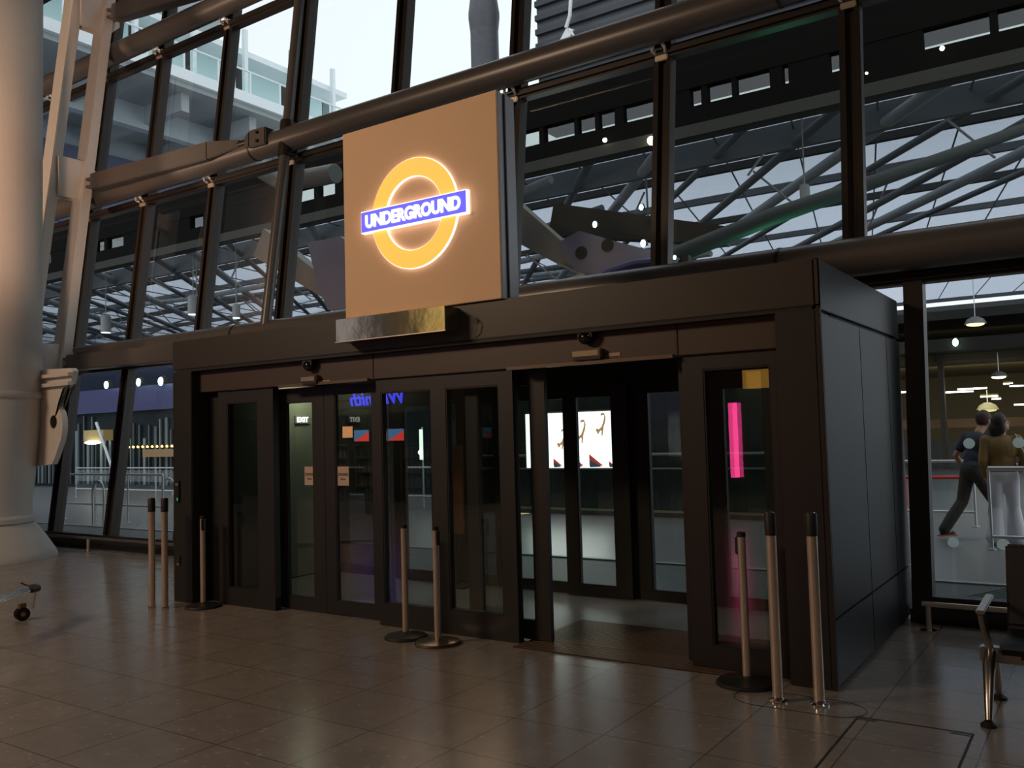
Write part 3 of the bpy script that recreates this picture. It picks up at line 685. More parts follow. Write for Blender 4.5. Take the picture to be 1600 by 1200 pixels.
# box lantern, bulbs
t = thing('box_lantern', 'ochre box lantern with bright oval lamp seen through the left window', 'lantern', (-23.3, 13, 1.6))
MB().box(-24.0, -22.7, 12.9, 13.29, 1.72, 2.12).build('lantern_box', mat('ochre_box', (.35, .26, .10), .5, 0, (.4, .28, .10), .25), t)
MB().ball((-23.3, 12.85, 1.66), .5, (1, .3, .14), 20).build('lamp_disc', emis('lamp_warm', (1, .95, .8), 6), t)
t = thing('bulb_string', 'string of small orange bulbs above a tan canopy across the pavement', 'lights', (-19.8, 12.9, 1.4))
MB().path([(-21.2, 13.3, 1.50), (-21.2, 12.9, 1.50), (-18.2, 12.9, 1.46), (-18.2, 13.3, 1.46)], .012, 6).build('cable', black, t)
for k in range(11): MB().ball((-21.1+k*.28, 12.9, 1.46), .045, seg=8).build('bulb', emis('bulb_orange', (1, .5, .15), 4), t)
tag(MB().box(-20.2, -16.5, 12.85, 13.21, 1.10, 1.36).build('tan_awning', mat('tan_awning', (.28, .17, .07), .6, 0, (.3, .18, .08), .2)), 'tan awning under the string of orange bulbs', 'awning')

# ---- vertical strip lamps seen through the closed doors
for x, z0, z1, lab in ((-4.85, 1.05, 1.72, 'left'), (-4.48, 1.05, 1.72, 'middle'), (-3.07, 1.20, 1.92, 'right')):
    t = thing('strip_lamp', '%s one of three upright strip lamps seen through the closed doors' % lab, 'lamp', (x, 9.70, -.02), 'upright strip lamps')
    MB().tube((x, 9.70, -.02), (x, 9.70, z1+.05), .02).build('pole', rail, t)
    MB().box(x-.03, x+.03, 9.63, 9.68, z0, z1).build('lit_tube', emis('strip_green', (.75, 1, .75), 1.8), t)
    MB().ball((x, 9.62, z0+.16), .05).build('lamp_globe', emis('strip_white', (.95, 1, .95), 5), t)

# ---- car park building on the right
cp = thing('car_park_building', 'dark open fronted building with warm yellow lighting behind the walking people', 'building', (4, 31, 0))
conc = mat('stained_concrete', (.16, .13, .075), .8)
MB().box(-4, 12, 26, 40, 3.85, 4.25).build('floor_slab', mat('dark_slab', (.03, .028, .022), .8), cp)
MB().box(-4, 12, 27.5, 40, 3.60, 3.85).build('soffit', conc, cp)
MB().box(-4, 12, 39, 39.4, 0, 5.1).build('rear_wall', conc, cp)
MB().box(-4, 12, 27.2, 40, 5.0, 5.3).build('upper_slab', mat('dark_slab2', (.05, .05, .045), .8), cp)
MB().box(-4, 12, 27.8, 28.0, 1.35, 1.65).build('tan_parapet', mat('tan_parapet', (.30, .17, .08), .6), cp)
MB().box(-4, 12, 28.0, 28.2, -.02, .9).build('low_wall', mat('low_wall', (.10, .10, .09), .7), cp)
for x in (-2, .6, 3.15, 5.9, 9): MB().box(x, x+.16, 27.2, 27.5, -.02, 3.85).build('pillar', mat('pillar_brown', (.07, .055, .04), .7), cp)
for i, (x, y, z, l) in enumerate(((4.0, 28.6, 2.70, .9), (3.55, 28.9, 2.62, .9), (4.35, 30.2, 2.45, .55), (4.45, 31.5, 2.38, .3), (5.35, 28.4, 2.72, .4), (5.4, 29, 2.10, .4), (4.9, 31, 2.9, .3), (1.5, 29, 2.7, .9))):
    t = thing('fluorescent_lamp', 'white fluorescent strip hanging inside the yellow lit building', 'lamp', (x, y, z), 'fluorescent strips in the yellow lit building')
    MB().box(x-l/2, x+l/2, y-.05, y+.05, z, z+.06).build('lamp_tray', conc, t)
    MB().tube((x-l/2, y-.02, z-.02), (x+l/2, y-.02, z-.02), .03, seg=10).build('lamp_tube', emis('fluo', (1, 1, .85), 7), t)
def pendant(x, y, z, rd, lab, s, colr, rod=1.2, nm='p'):
    t = thing('pendant_lamp', lab, 'lamp', (x, y, z), 'pendant lamps outside')
    MB().tube((x, y, z+rd*.6), (x, y, z+rod), .015, seg=8).build('rod', rail, t)
    MB().lathe([(rd*.30, rd*.7), (rd*.75, rd*.45), (rd, .0), (rd*.96, -.0)], (x, y, z), 24).build('shade', mat('lamp_shade_grey', (.35, .35, .33), .5), t)
    MB().ball((x, y, z-.01), rd*.8, (1, 1, .25), 16).build('lamp_glow', emis('pend_'+nm, colr, s), t)
pendant(4.38, 27.0, 4.75, .34, 'blurred warm dome lamp high outside the right window', 3.0, (1, .75, .3), 2, 'warm')
pendant(4.95, 27.2, 2.98, .26, 'bright warm pendant lamp hanging above the walking woman', 9, (1, .9, .6), .8, 'bright')
pendant(4.3, 30, 1.95, .36, 'dull yellow dome lamp above the walking man', 1.0, (.8, .8, .3), .7, 'dull')
area('car_park_glow', (4, 30, 3.4), (4, 34, 1), 6, 120, (1, .82, .38), 3)
t = thing('red_tube_rail', 'curved red tube rail low behind the walking man', 'rail', (5.2, 12.5, 0))
MB().path([(4.6, 12.5, .55), (5.6, 12.5, .55), (5.95, 12.5, .42), (6.1, 12.5, .2), (6.1, 12.5, -.02)], .035, 10).build('red_tube', mat('red_paint', (.5, .03, .02), .4), t)
MB().tube((4.6, 12.5, -.02), (4.6, 12.5, .55), .03).build('post', mat('red_paint', (.5, .03, .02), .4), t)

# ================================================================ canopy, bridge and buildings overhead
cg = mat('canopy_grey', (.12, .13, .13), .5, spec=.25); cg2 = mat('canopy_dark', (.06, .06, .052), .7, spec=.15); cg3 = mat('canopy_light', (.26, .28, .28), .45)
can = thing('glazed_canopy', 'large canopy of patterned white film on grey tubular ribs outside the glass wall', 'canopy', (-12, 38, 9))
CZ = 9.9
def cz(y): return CZ+.6*math.sin((y-16)/44*PI)
ysn = [16.3, 19, 22, 26, 30, 35, 40, 46, 52, 60]
for a, b in zip(ysn, ysn[1:]):
    mb = MB(); vs = [mb.bm.verts.new(p) for p in ((-70, a, cz(a)), (20, a, cz(a)), (20, b, cz(b)), (-70, b, cz(b)))]; mb.bm.faces.new(vs)
    ex = bmesh.ops.extrude_face_region(mb.bm, geom=mb.bm.faces[:]); bmesh.ops.translate(mb.bm, verts=[e for e in ex['geom'] if isinstance(e, bmesh.types.BMVert)], vec=(0, 0, .02))
    mb.build('roof_film', 'film', can)
for i, y in enumerate(ysn):
    z = cz(y)
    MB().box(-70, 20, y-.10-(.25 if i == 0 else 0), y+.10, z-(.75 if i < 2 else .26), z-.02).build('cross_beam', cg if i % 2 else cg2, can)
# long ribs, raking two ways, bowed
for i in range(26):
    x0 = 15-i*2.35
    P = []
    for k in range(9):
        q = k/8; y = 16.3+q*42; P.append((x0-q*34, y, cz(y)-.45-(.35+.25*(i % 3))*math.sin(q*PI)))
    MB().path(P, (.11, .17, .13)[i % 3], 12).build('tubular_rib', (cg, cg3, cg)[i % 3], can)
for i in range(12):
    y0 = 17.5+i*3.3
    P = [(-6-q*62, y0+q*15, cz(min(60, y0+q*15))-.6-.8*math.sin(q*PI*2+i*.5)) for q in [k/10 for k in range(11)]]
    MB().path(P, .13, 10).build('arched_rib', (cg3, cg)[i % 2], can)
for i in range(42):
    x = 10-i*1.9+random.uniform(-.3, .3); y = random.choice((19, 22, 26, 30)); z = cz(y)-.4
    MB().tube((x, y, z), (x+random.choice((-1, 1))*random.uniform(.6, 1.4), y+random.uniform(-.5, 2.5), z-random.uniform(.8, 1.5)), .035, seg=6).build('tie_rod', cg3, can)
for i in range(40):
    x = 17-i*2.2
    MB().tube((x, 16.3, CZ-.08), (x-9.5, 60, cz(60)-.08), .028, seg=6).build('film_joint', cg, can)
# bridge
br = thing('covered_bridge', 'dark covered footbridge with a row of grey windows above the canopy edge', 'bridge', (-10, 15.8, 9))
bd = mat('bridge_dark', (.006, .0055, .005), .8, spec=.05); BX0, BX1 = -46, 14
MB().box(BX0, BX1, 15.4, 15.7, 10.22, 11.16).build('upper_wall', bd, br)
MB().box(BX0, BX1, 15.4, 15.7, 9.25, 9.74).build('lower_wall', bd, br)
MB().box(BX0, BX1, 15.3, 15.5, 8.95, 9.25).build('edge_beam', mat('bridge_grey', (.05, .05, .043), .7, spec=.1), br)
MB().box(BX0, BX1, 15.5, 15.9, 9.15, 9.25).build('deck', bd, br)
slots = [(-34, -31), (-27.5, -26.8), (-26.6, -25.4), (-21, -20.2), (-15.2, -14.2), (-14.0, -13.2), (-5.75, -5.1), (-4.95, -3.95), (-3.85, -3.3), (-3.2, -2.7), (-2.45, -1.5), (-1.2, -1.05), (-.55, -.25), (-.1, .55), (.65, 1.5), (1.8, 1.95), (2.9, 3.2), (4.9, 6.2), (6.35, 8.0), (8.2, 10), (10.2, 12)]
prev = BX0
for a, b in slots:
    MB().box(prev, a, 15.42, 15.68, 9.74, 10.22).build('wall_pier', bd, br)
    MB().box(a, b, 15.54, 15.56, 9.74, 10.22).build('window_pane', glass('bridge_glass', (.66, .70, .68)) if 'bridge_glass' not in MAT else 'bridge_glass', br)
    prev = b
MB().box(prev, BX1, 15.42, 15.68, 9.74, 10.22).build('wall_pier', bd, br)
# louvred building above on the right
lb = thing('louvred_building', 'dark grey building with long horizontal ribs above the bridge on the right', 'building', (6, 18, 11))
lm = mat('louvre_grey', (.09, .10, .12), .45, .2)
LX0 = -6.65
MB().box(LX0, 16, 18.0, 19, 12.75, 24).build('wall', lm, lb)
for k in range(24): MB().box(LX0, 16, 17.86, 18.0, 12.85+k*.46, 13.03+k*.46).build('rib', mat('louvre_dark', (.05, .056, .066), .5), lb)
MB().box(LX0, 16, 17.9, 19, 11.2, 11.5).build('sill', lm, lb)
for k in range(26):
    x = LX0+k*.88
    MB().box(x, x+.8, 18.2, 18.25, 11.5, 12.75).build('window_pane', emis('office_blue', (.25, .33, .60), .55) if k % 4 == 1 else ('bridge_glass'), lb)
    MB().box(x+.8, x+.88, 18.1, 18.3, 11.5, 12.75).build('window_post', cg3, lb)
# bright steel fitting in the upper pane
t = thing('cable_fitting', 'bright white steel cable fitting seen in the pane at the top centre', 'fitting', (-5.2, 17.6, 13.0))
MB().path([(-5.25, 17.5, 14.95), (-5.1, 17.5, 14.8), (-5.15, 17.5, 14.3), (-5.3, 17.5, 13.95)], .06, 8).build('hook', mat('bright_white', (.9, .92, .92), .4), t)
MB().prism([(-5.75, 17.5, 13.35), (-5.3, 17.5, 13.95), (-5.05, 17.5, 13.85), (-5.25, 17.5, 13.5)], (0, .08, 0)).build('white_plate', 'bright_white', t)
MB().path([(-5.2, 17.5, 13.9), (-4.98, 17.5, 13.55), (-5.05, 17.5, 13.1)], .035, 8).build('bent_arm', 'bright_white', t)
MB().tube((-5.2, 17.5, 14.9), (-5.2, 17.8, 18), .03).build('hanger', 'bright_white', t)
# dark mast against the sky
t = thing('dark_mast', 'dark grey tapered mast standing against the white sky right of the sign', 'mast', (-8.0, 17, 11))
MB().lathe([(.46, 11.1), (.45, 14.4)], (-8.02, 17, 0), 24).build('mast_shaft', mat('mast_grey', (.10, .10, .115), .5, noise=.3), t)
MB().lathe([(.45, 14.4), (.50, 14.85), (.50, 15.0), (.42, 15.6)], (-8.02, 17, 0), 24).build('mast_collar', 'mast_grey', t)
MB().lathe([(.40, 15.6), (.36, 24)], (-8.02, 17, 0), 24).build('mast_top', 'mast_grey', t)

# white terrace building, upper left
tb = thing('terrace_building', 'white building with glass fronted roof terraces at the upper left', 'building', (-32, 36, 0))
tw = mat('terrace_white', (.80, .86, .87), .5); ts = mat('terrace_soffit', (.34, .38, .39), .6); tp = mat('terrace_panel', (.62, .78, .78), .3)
X = -32
MB().box(-60, X, -6, 37.5, 20.9, 21.5).build('terrace_slab', tw, tb)
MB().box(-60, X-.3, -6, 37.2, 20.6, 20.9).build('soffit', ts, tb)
MB().box(-60, X-3, -6, 36, 21.5, 24.6).build('set_back_wall', tp, tb)
MB().box(-60, X-1.3, -6, 36.6, 24.3, 24.65).build('roof_beam', tw, tb)
MB().box(-60, X-6, -6, 30, 25.2, 30.5).build('plant_wall', mat('plant_grey', (.30, .34, .36), .5), tb)
for k in range(12):
    y = -4+k*3.55; MB().box(X-1.3, X-1.05, y, y+.25, 21.5, 25.8).build('upright', tw, tb)
    MB().box(X-3.1, X-3, y+.9, y+1.6, 21.6, 24.4).build('dark_door', mat('door_grey', (.13, .17, .19), .5), tb)
tr_ = MB().box(X-.15, X-.05, -6, 37.3, 22.75, 22.83).build('terrace_rail', tw, tb)
for k in range(20): MB().box(X-.15, X-.07, -5.5+k*2.2, -5.4+k*2.2, 21.5, 22.8).build('rail_post', tw, tb)
MB().box(X-.12, X-.10, -6, 37.2, 21.55, 22.72).build('rail_glass', 'balustrade_glass', tb)
for k in range(9):
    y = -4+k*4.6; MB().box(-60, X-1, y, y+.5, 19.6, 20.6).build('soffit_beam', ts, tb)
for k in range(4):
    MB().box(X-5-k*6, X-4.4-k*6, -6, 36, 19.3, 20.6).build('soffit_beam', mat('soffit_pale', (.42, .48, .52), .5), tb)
MB().box(-60, X-10, -6, 38, .6, 19.3).build('lower_wall', mat('dull_blue', (.10, .12, .20), .5), tb)  # dull blue is the wall's own colour
MB().box(-60, X-9.8, -6, 38, 13.6, 14.0).build('string_course', cg3, tb)
MB().box(X-10.2, X-9.9, -6, 22, 14.6, 18.2).build('blue_panel', mat('sign_panel_blue', (.08, .10, .42), .5), tb)
tb.location = (-55.9, 60.9, -.95); tb.scale = (1.6, 1.6, 1.6)
# far dark buildings closing the view
struct(MB().box(-95, 25, 62, 63, -.02, 9.6).build('far_wall', mat('far_dark', (.05, .055, .055), .7, noise=.5, nscale=.4)))
struct(MB().box(-95, -94, 2.5, 62, -.02, 9.6).build('far_side_wall', 'far_dark'))

# big steel node seen behind the glass right of the sign
nd = thing('steel_node', 'large grey steel node with pierced purple plate behind the glass right of the sign', 'steelwork', (0, 8.5, 3.6))
npurple = mat('purple_plate', (.16, .16, .24), .5); nblue = mat('node_blue', (.03, .03, .14), .5)
P = [(-.20, 8, 4.97), (.27, 8, 5.12), (1.0, 8, 4.82), (2.1, 8, 4.40), (1.75, 8, 3.9), (.25, 8, 3.9), (.18, 8, 4.40)]
MB().prism(P, (0, .12, 0)).build('pierced_plate', npurple, nd)
for x, z in ((.30, 4.72), (.82, 4.78)): MB().tube((x, 7.985, z), (x, 7.999, z), .115, seg=24).build('plate_hole', black, nd)
MB().beam((-2.2, 8.3, 6.3), (.2, 8.2, 4.5), .9, .30, (0, 0, 1), .28, .2).build('tapered_arm', mat('node_grey', (.20, .19, .17), .6), nd)
MB().beam((-.6, 8.6, 5.55), (2.6, 9.1, 4.85), .60, .3, (0, 0, 1), .30, .3).build('tapered_arm', mat('node_dark', (.07, .065, .055), .7, spec=.1), nd)
MB().path([(1.6, 8.4, 4.45), (3.3, 9.2, 5.1), (5.6, 11, 6.05), (9.5, 14, 7.7)], [.15, .15, .11, .09], 16).build('green_lit_tube', mat('node_tube', (.055, .065, .062), .55, spec=.15), nd)
MB().path([(.35, 7.9, 4.05), (.9, 7.9, 4.30), (1.4, 7.9, 4.38), (1.78, 7.9, 4.36)], .085, 10).build('blue_rail', nblue, nd)
for x in (-.85, -.2): MB().beam((x, 8, 4.65-(.25 if x > -.5 else 0)+.2), (x+.75, 8, 4.20), .025, .025).build('thin_rod', cg3, nd)
MB().prism([(-.35, 7.9, 4.22), (.35, 7.9, 4.34), (.62, 7.9, 4.16), (-.1, 7.9, 4.05)], (0, .03, 0)).build('pale_plate', mat('pale_plate', (.42, .44, .36), .5), nd)
MB().box(1.98, 2.12, 8.42, 8.56, -.02, 4.5).build('support_post', 'node_dark', nd)
# second smaller purple bracket left of the sign
t = thing('pierced_bracket', 'dark purple pierced steel bracket behind the glass left of the sign', 'steelwork', (-5.2, 8.2, 4.4))
P = [(-6.6, 8, 5.9), (-5.6, 8, 5.9), (-4.2, 8, 5.0), (-4.2, 8, 4.2), (-6.0, 8, 4.35), (-6.3, 8, 4.9)]
MB().prism(P, (0, .12, 0)).build('plate', npurple, t)
for x, z in ((-5.3, 4.95), (-4.7, 4.98)): MB().tube((x, 7.985, z), (x, 7.999, z), .12, seg=20).build('plate_hole', black, t)
MB().beam((-8.4, 8.3, 6.2), (-6.0, 8.3, 4.7), .7, .3, (0, 0, 1), .35, .3).build('tapered_arm', 'node_grey', t)
MB().box(-5.12, -4.98, 8.12, 8.26, -.02, 4.5).build('support_post', 'node_dark', t)
MB().path([(-9.3, 8.6, 8.4), (-7.9, 8.5, 7.6), (-6.2, 8.5, 7.5)], .22, 14).build('bent_tube', cg, t)
# lights hanging behind the glass
gm = emis('green_flood', (.65, 1, .85), 8)
for i, (x, y, z, rd, lab) in enumerate(((.695, 7.8, 5.13, .05, 'upper left green white floodlight behind the glass right of the sign'), (1.59, 7.8, 4.67, .055, 'green white floodlight just left of the mullion above the doorway'),
        (2.14, 7.8, 4.36, .032, 'small green floodlight right of the mullion above the doorway'), (2.61, 7.8, 4.15, .036, 'small green floodlight just over the box roof'),
        (1.58, 7.8, 5.28, .045, 'dim green floodlight behind the tapered arm'), (-20.5, 12.9, 3.74, .12, 'green white floodlight above the blue band, left of two'), (-19.2, 12.9, 3.70, .13, 'green white floodlight above the blue band, right of two'),
        (-22.5, 12.9, 3.75, .12, 'dim lamp above the blue band in the first left window'), (2.57, 25.88, 4.05, .11, 'left small white lamp under the far slab'), (3.90, 25.88, 4.10, .11, 'right small white lamp under the far slab'))):
    t = thing('floodlight', lab, 'lamp', (x, y, z-rd), 'small floodlights outside')
    MB().lathe([(rd*1.1, .0), (rd*.7, rd*1.6), (rd*.3, rd*2)], (x, y+rd, z-rd*.4), 14).build('housing', cg2, t)
    MB().ball((x, y, z), rd, (.8, .6, 1.15), 14).build('lens', gm, t)
for x, y, z, rd, lab in ((-1.55, 15.2, 9.03, .115, 'brightest warm white lamp left of the mullion above the doorway'), (-2.9, 15.2, 9.33, .06, 'small white lamp left of the brightest lamp'), (5.3, 15.2, 9.60, .05, 'twin white lamp under the bridge at the upper right'), (3.75, 15.2, 9.45, .03, 'tiny amber lamp under the bridge near the mullion')):
    t = thing('spot_lamp', lab, 'lamp', (x, y, z), 'small spot lamps under the bridge')
    MB().ball((x, y, z), rd, (1, 1, 1), 14).build('lens', emis('spot_warm', (1, .92, .7), 9), t)
    MB().tube((x, y+.03, z), (x, y+.22, z), rd*.5, seg=10).build('stem', cg2, t)
for x, y, z, rd, lab in ((1.78, 17, 7.22, .125, 'white cylinder downlight hanging before the canopy right of the mullion'), (-29.3, 17, 6.6, .22, 'cylinder downlight seen through the third left pane'), (-23.0, 17, 6.8, .22, 'cylinder downlight in the pane left of the tie pole, upper one'), (-24.0, 17.9, 5.7, .17, 'cylinder downlight in the pane left of the tie pole, lower one'), (-20.3, 17, 6.4, .15, 'globe ended pendant light left of the tie pole')):
    t = thing('cylinder_downlight', lab, 'lamp', (x, y, z), 'cylinder downlights outside')
    MB().lathe([(rd, 0), (rd, rd*3.2), (rd*.7, rd*3.6)], (x, y, z), 24).build('cylinder', cg3, t)
    MB().lathe([(rd*.9, -.01), (rd*.9, .0)], (x, y, z), 24).build('lens', emis('down_white', (1, 1, .9), 3.5), t)
    MB().tube((x, y, z+rd*3.4), (x, y, 9.75), .02, seg=6).build('stem', cg3, t)
area('green_uplight', (3.6, 9.6, 3.9), (3.6, 9.0, 5.4), .3, 14, (.15, 1, .5))

# ================================================================ shop behind the camera, mirrored in the doors
sh = thing('book_shop', 'book shop front with glowing blue sign mirrored in the glass doors', 'shop', (-8, -10.9, 0))
MB().box(-13, -4.6, -10.98, -10.1, 2.15, 3.1).build('sign_board', mat('shop_board', (.05, .045, .04), .6), sh)
MB().box(-4.6, -4.2, -10.98, -10.1, 0, 3.1).build('shop_pier', mat('shop_pier', (.2, .15, .1), .6), sh)
text_mesh('lettering', 'WHSmith', emis('shop_blue', (.06, .07, 1), 7), sh, (-6.95, -10.08, 2.53), .4, 1.95, .34, rot=(PI/2, 0, PI), depth=.01, bold=.008, shear=.25)
for k, x in enumerate((-7.55, -6.75, -6.22)):
    t = thing('shop_screen', 'flat shop screen with red and blue picture, %s of three mirrored in the doors' % ('right', 'middle', 'left')[k] , 'screen', (x, -10.1, 1.45), 'shop screens mirrored in the doors')
    MB().box(x-.27, x+.27, -10.12, -10.07, 1.46, 1.78).build('bezel', black, t)
    MB().box(x-.25, x+.25, -10.07, -10.065, 1.48, 1.76).build('picture', emis('screen_blue', (.12, .3, .6), 3.0), t)
    MB().prism([(x-.25, -10.064, 1.48), (x+.25, -10.064, 1.48), (x+.25, -10.064, 1.72)], (0, .002, 0)).build('red_shape', emis('screen_red%d' % (k % 2), ((1, .08, .06), (1, .5, .3))[k % 2], 4), t)
t = thing('orange_shop_panel', 'small orange lit panel beside the shop screens mirrored in the doors', 'panel', (-8.05, -10.1, 1.6))
MB().box(-8.2, -7.9, -10.12, -10.07, 1.58, 1.86).build('lit_face', emis('orange_panel', (1, .42, .16), 4.5), t)
books = [mat('book_%d' % i, c_, .6) for i, c_ in enumerate(((.5, .4, .25), (.35, .12, .08), (.12, .2, .1), (.5, .5, .45)))]
for k, x in enumerate((-8.9, -7.2, -5.5)):
    t = thing('book_shelf', '%s tall shop bookcase mirrored in the doors' % ('right', 'middle', 'left')[k], 'bookcase', (x, -10.4, 0), 'shop bookcases')
    mb = MB().box(x-.7, x+.7, -10.6, -10.55, 0, 1.4)
    for z in (.02, .35, .7, 1.05, 1.38): mb.box(x-.7, x+.7, -10.55, -10.2, z, z+.03)
    mb.box(x-.72, x-.7, -10.6, -10.2, 0, 1.41).box(x+.7, x+.72, -10.6, -10.2, 0, 1.41).build('case', mat('shelf_wood', (.22, .16, .1), .6), t)
    for i, bmx in enumerate(books):
        mb = MB()
        for z in (.05, .38, .73, 1.08):
            for q in range(11):
                xx = x-.66+q*.12+i*.029
                mb.box(xx, xx+.026, -10.5, -10.26-random.uniform(0, .05), z, z+random.uniform(.17, .25))
        mb.build('paperbacks', bmx, t)['kind'] = 'stuff'
t = thing('added_glow_panels', 'glowing panels added on the hall back wall, mirrored in the polished steel box', 'glow panel', (-6.5, -10.9, 3.4))  # glow panels added to put bright patches into the steel box
MB().box(-10.5, -2.8, -10.98, -10.8, 3.4, 5.6).build('glow_backing', mat('glow_backing', (.12, .10, .08), .6), t)
MB().box(-5.3, -3.6, -10.79, -10.78, 3.5, 5.5).build('glow_panel', emis('glow_yellow', (1, .72, .25), .62), t)
MB().box(-8.6, -7.5, -10.79, -10.78, 3.5, 5.5).build('glow_panel', emis('glow_white', (.9, .9, 1), .42), t)
area('shop_light', (-7.5, -9.4, 3.0), (-7.5, -10.4, .8), 3, 45, (1, .85, .6), .5)
t = thing('pink_banner_light', 'tall glowing pink banner mirrored in the right side light', 'banner', (2.08, -10, .6))
MB().box(2.01, 2.16, -10.06, -10.0, .65, 2.03).build('lit_face', emis('pink_light', (1, .06, .28), 8), t)
MB().box(1.90, 2.26, -10.14, -10.06, .0, 2.08).build('frame', black, t)
t = thing('amber_header_panel', 'amber lit shop header mirrored in the top of the right side light', 'panel', (3.4, -10, 2.3))
MB().box(2.3, 3.9, -10.1, -10.02, 2.28, 2.62).build('lit_face', emis('amber_header', (1, .5, .08), 1.6), t)

# ================================================================ people
def voxel(mb, name, m, parent, vs, smooth=6):
    me = bpy.data.meshes.new('t'); bmesh.ops.recalc_face_normals(mb.bm, faces=mb.bm.faces); mb.bm.to_mesh(me); mb.bm.free()
    o = bpy.data.objects.new('t', me); COL.objects.link(o)
    r_ = o.modifiers.new('r', 'REMESH'); r_.mode = 'VOXEL'; r_.voxel_size = vs
    s_ = o.modifiers.new('s', 'SMOOTH'); s_.iterations = smooth; s_.factor = .5
    dg = bpy.context.evaluated_depsgraph_get(); m2 = bpy.data.meshes.new_from_object(o.evaluated_get(dg)); bpy.data.objects.remove(o)
    m2.name = name; m2.materials.clear(); m2.materials.append(MAT[m] if isinstance(m, str) else m)
    for p in m2.polygons: p.use_smooth = True
    q = bpy.data.objects.new(name, m2); COL.objects.link(q); q.parent = parent; WL[q.name] = WL[parent.name]; return q
def chain(mb, pts):
    """pts: list of (point, radius); capsules joined end to end"""
    for (p, a) in pts: mb.ball(p, a, seg=14)
    for (p, a), (q, b) in zip(pts, pts[1:]): mb.tube(p, q, a, b, seg=14)
def lerp(a, b, t_): return tuple(a[i]+(b[i]-a[i])*t_ for i in range(3))
def hand(mb, wrist, d, side_):
    d = Vector(d).normalized(); s = Vector(side_).normalized(); n_ = d.cross(s).normalized(); w_ = Vector(wrist)
    pc = w_+d*.045
    for i in (-1, 0, 1): mb.ball(pc+s*.02*i, .021, (1, 1, 1)); 
    chain(mb, [(w_, .025), (pc, .024)])
    for i, l in enumerate((.070, .080, .075, .060)):
        b = w_+d*.082+s*(.030-.020*i); chain(mb, [(b-d*.02, .0095), (b+d*l*.5+n_*.008, .009), (b+d*l+n_*.026, .0075)])
    chain(mb, [(w_+d*.03+s*.028, .012), (w_+d*.06+s*.052+n_*.01, .010), (w_+d*.088+s*.056+n_*.02, .009)])
def person(J, label, loc, rz, M_, hair_long, trou, coat):
    t = thing('person', label, 'person', loc); t.rotation_euler.z = rz; WL[t.name] = Vector()
    skin = M_['skin']
    mb = MB()
    head = Vector(J['head']); mb.ball(head, .098, (.82, 1.0, 1.18), 22); fd = Vector(J['face']).normalized(); sd = Vector((0, 0, 1)).cross(fd).normalized()
    mb.ball(head+fd*.045-Vector((0, 0, .06)), .062, (1, 1, .9)); mb.ball(head+fd*.105-Vector((0, 0, .015)), .018, (1, 1.0, 1.4))
    for s in (-1, 1):
        mb.ball(head+sd*s*.082-fd*.005-Vector((0, 0, .01)), .024, (.6, .8, 1.3)); mb.ball(head+fd*.088+sd*s*.03+Vector((0, 0, .012)), .014)
    mb.ball(head+fd*.093-Vector((0, 0, .055)), .018, (1.2, .8, .5))
    chain(mb, [(J['neck'], .058), (tuple(head-Vector((0, 0, .05))), .055)])
    ch, wa, hp = J['chest'], J['waist'], J['hip']
    mb.ball(ch, .15, (1.15, .75, 1.15), 18); mb.ball(wa, .125, (1.1, .8, 1.2), 18); mb.ball(hp, .15, (1.1, .85, .9), 18)
    chain(mb, [(ch, .10), (wa, .10), (hp, .11)])
    for s in ('L', 'R'):
        sh_, el, wr = J['sh'+s], J['el'+s], J['wr'+s]; chain(mb, [(ch, .08), (sh_, .058), (lerp(sh_, el, .5), .047), (el, .038), (lerp(el, wr, .4), .037), (wr, .025)])
        hd = Vector(wr)-Vector(el); hand(mb, wr, hd, (0, 1, .1))
        h_, kn, an = J['h'+s], J['kn'+s], J['an'+s]; chain(mb, [(h_, .088), (lerp(h_, kn, .5), .074), (kn, .055), (lerp(kn, an, .35), .054), (an, .036)])
        chain(mb, [(an, .036), ((an[0], an[1]+.10, max(an[2]-.05, .03)), .03)])
    voxel(mb, 'body', skin, t, .0065, 3)
    # top
    mb = MB(); g = .014
    mb.ball(ch, .15+g, (1.17, .80, 1.15), 18); mb.ball(wa, .125+g, (1.12, .85, 1.2), 18); chain(mb, [(ch, .12), (wa, .12), (lerp(wa, hp, .6), .125)])
    mb.ball(lerp(wa, hp, .7), .145+g, (1.1, .86, .7), 18)
    for s in ('L', 'R'):
        sh_, el, wr = J['sh'+s], J['el'+s], J['wr'+s]; chain(mb, [(ch, .09), (sh_, .074)])
        if coat: chain(mb, [(sh_, .072), (el, .056), (lerp(el, wr, .92), .046)])
        else: chain(mb, [(sh_, .072), (lerp(sh_, el, .62), .064)])
    voxel(mb, 'jacket' if coat else 't_shirt', M_['top'], t, .011, 4)
    mb = MB(); mb.ball(hp, .15+.008, (1.1, .86, .9), 18)
    for s in ('L', 'R'):
        h_, kn, an = J['h'+s], J['kn'+s], J['an'+s]
        chain(mb, [(hp, .10), (h_, .10), (lerp(h_, kn, .5), .088), (kn, .075), (lerp(kn, an, .55), .078+.02*trou), ((an[0], an[1]+.01, an[2]-.0), .072+.045*trou)])
    voxel(mb, 'trousers', M_['trousers'], t, .011, 4)
    mb = MB(); mb.ball(head-fd*.018+Vector((0, 0, .022)), .108, (.86, 1.0, 1.12), 22)
    if hair_long: mb.ball(head-fd*.045-Vector((0, 0, .075)), .10, (1.0, .85, 1.2), 18); mb.ball(head-fd*.02+sd*.05-Vector((0, 0, .05)), .07, (.8, .9, 1.4)); mb.ball(head-fd*.02-sd*.05-Vector((0, 0, .05)), .07, (.8, .9, 1.4))
    voxel(mb, 'hair', M_['hair'], t, .010, 2)
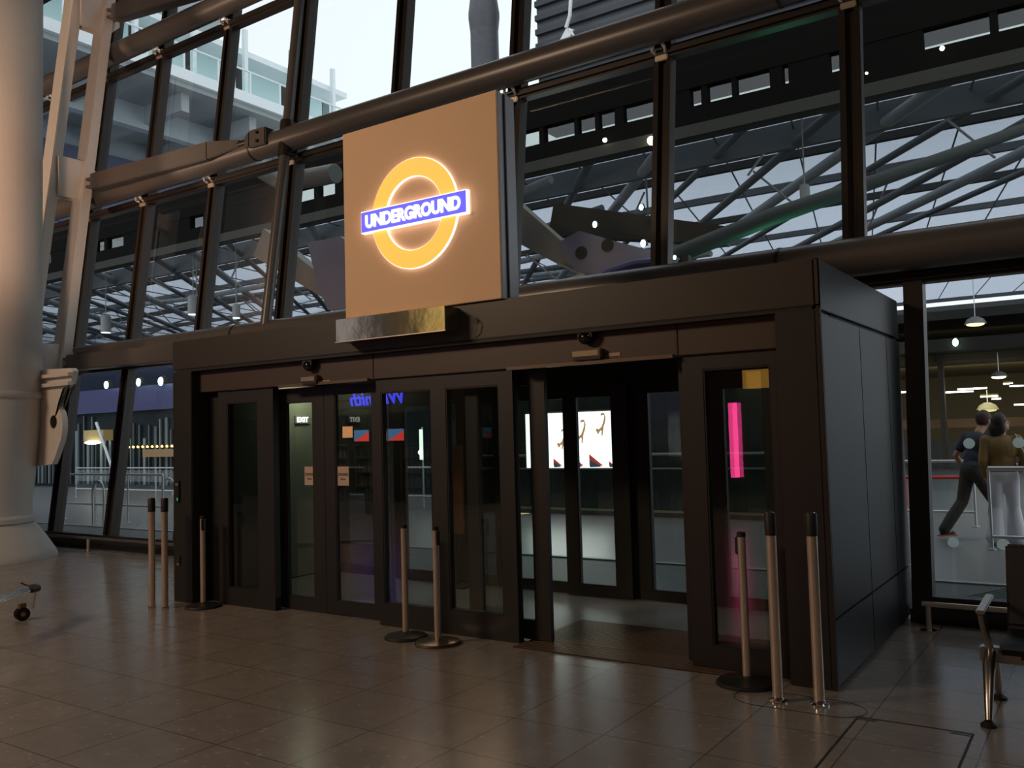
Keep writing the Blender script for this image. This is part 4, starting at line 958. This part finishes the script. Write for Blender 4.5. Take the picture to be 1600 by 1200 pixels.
    for s in ('L', 'R'):
        a = J['an'+s]; z = max(a[2]-.075, .018)
        mb = MB(); mb.ball((a[0], a[1]-.01, z+.035), .046, (1, 1.1, .95)); mb.ball((a[0], a[1]+.11, z+.018), .045, (1, 1.5, .75)); chain(mb, [((a[0], a[1]-.02, z+.02), .04), ((a[0], a[1]+.13, z+.015), .033)])
        sh2 = voxel(mb, 'shoe', M_['shoe'], t, .009, 2)
        MB().box(a[0]-.045, a[0]+.045, a[1]-.07, a[1]+.18, z-.016, z+.004).build('sole', M_['sole'], sh2, .004)
    return t
skinm = mat('skin_warm', (.45, .24, .16), .5)
man = dict(head=(.0, .22, 1.60), face=(0, 1, -.2), neck=(0, .12, 1.44), chest=(0, .08, 1.26), waist=(0, .02, 1.07), hip=(0, -.02, .93),
    shL=(-.20, .10, 1.38), elL=(-.30, -.02, 1.12), wrL=(-.27, .10, .90), shR=(.20, .10, 1.38), elR=(.32, .16, 1.13), wrR=(.34, .34, 1.02),
    hL=(-.09, -.02, .88), knL=(-.10, -.12, .50), anL=(-.12, -.42, .14), hR=(.09, -.02, .88), knR=(.10, .22, .50), anR=(.10, .18, .095))
person(man, 'person in dark navy shirt and dark trousers walking, leaning to the right', (6.28, 7.98, -.02), -.75,
    dict(skin=skinm, top=mat('navy_shirt', (.025, .035, .05), .8), trousers=mat('dark_trousers', (.035, .03, .025), .8), hair=mat('auburn_hair', (.05, .018, .014), .6), shoe=mat('black_shoe', (.02, .02, .02), .5), sole=mat('orange_sole', (.6, .14, .03), .5)), False, .0, False)
wom = dict(head=(0, .02, 1.56), face=(.9, .5, 0), neck=(0, 0, 1.41), chest=(0, .0, 1.23), waist=(0, .0, 1.05), hip=(0, 0, .92),
    shL=(-.175, 0, 1.34), elL=(-.22, -.06, 1.08), wrL=(-.20, .06, .88), shR=(.175, 0, 1.34), elR=(.25, -.03, 1.10), wrR=(.20, .16, .95),
    hL=(-.085, 0, .88), knL=(-.10, .02, .48), anL=(-.13, -.03, .12), hR=(.085, 0, .88), knR=(.10, .08, .48), anR=(.12, .05, .10))
wt = person(wom, 'person in ochre jacket and flared white trousers with a pale shoulder bag', (6.68, 7.42, -.02), .12,
    dict(skin=skinm, top=mat('ochre_jacket', (.24, .145, .045), .75), trousers=mat('white_trousers', (.75, .75, .80), .7), hair=mat('brown_hair', (.025, .014, .010), .6), shoe=mat('brown_shoe', (.10, .05, .03), .5), sole=mat('tan_sole', (.35, .25, .12), .5)), True, 1.0, True)
t = thing('shoulder_bag', 'pale cream shoulder bag hanging at the side of the woman in white trousers', 'bag', (6.99, 7.36, .84))
MB().ball((7.01, 7.34, .98), .15, (.55, .9, .85), 20).build('bag_body', mat('bag_cream', (.55, .52, .40), .6), t)
MB().path([(6.97, 7.28, 1.08), (6.90, 7.30, 1.25), (6.84, 7.40, 1.395), (6.90, 7.48, 1.25), (6.97, 7.45, 1.08)], .010, 8).build('strap', mat('bag_strap', (.45, .42, .32), .6), t)
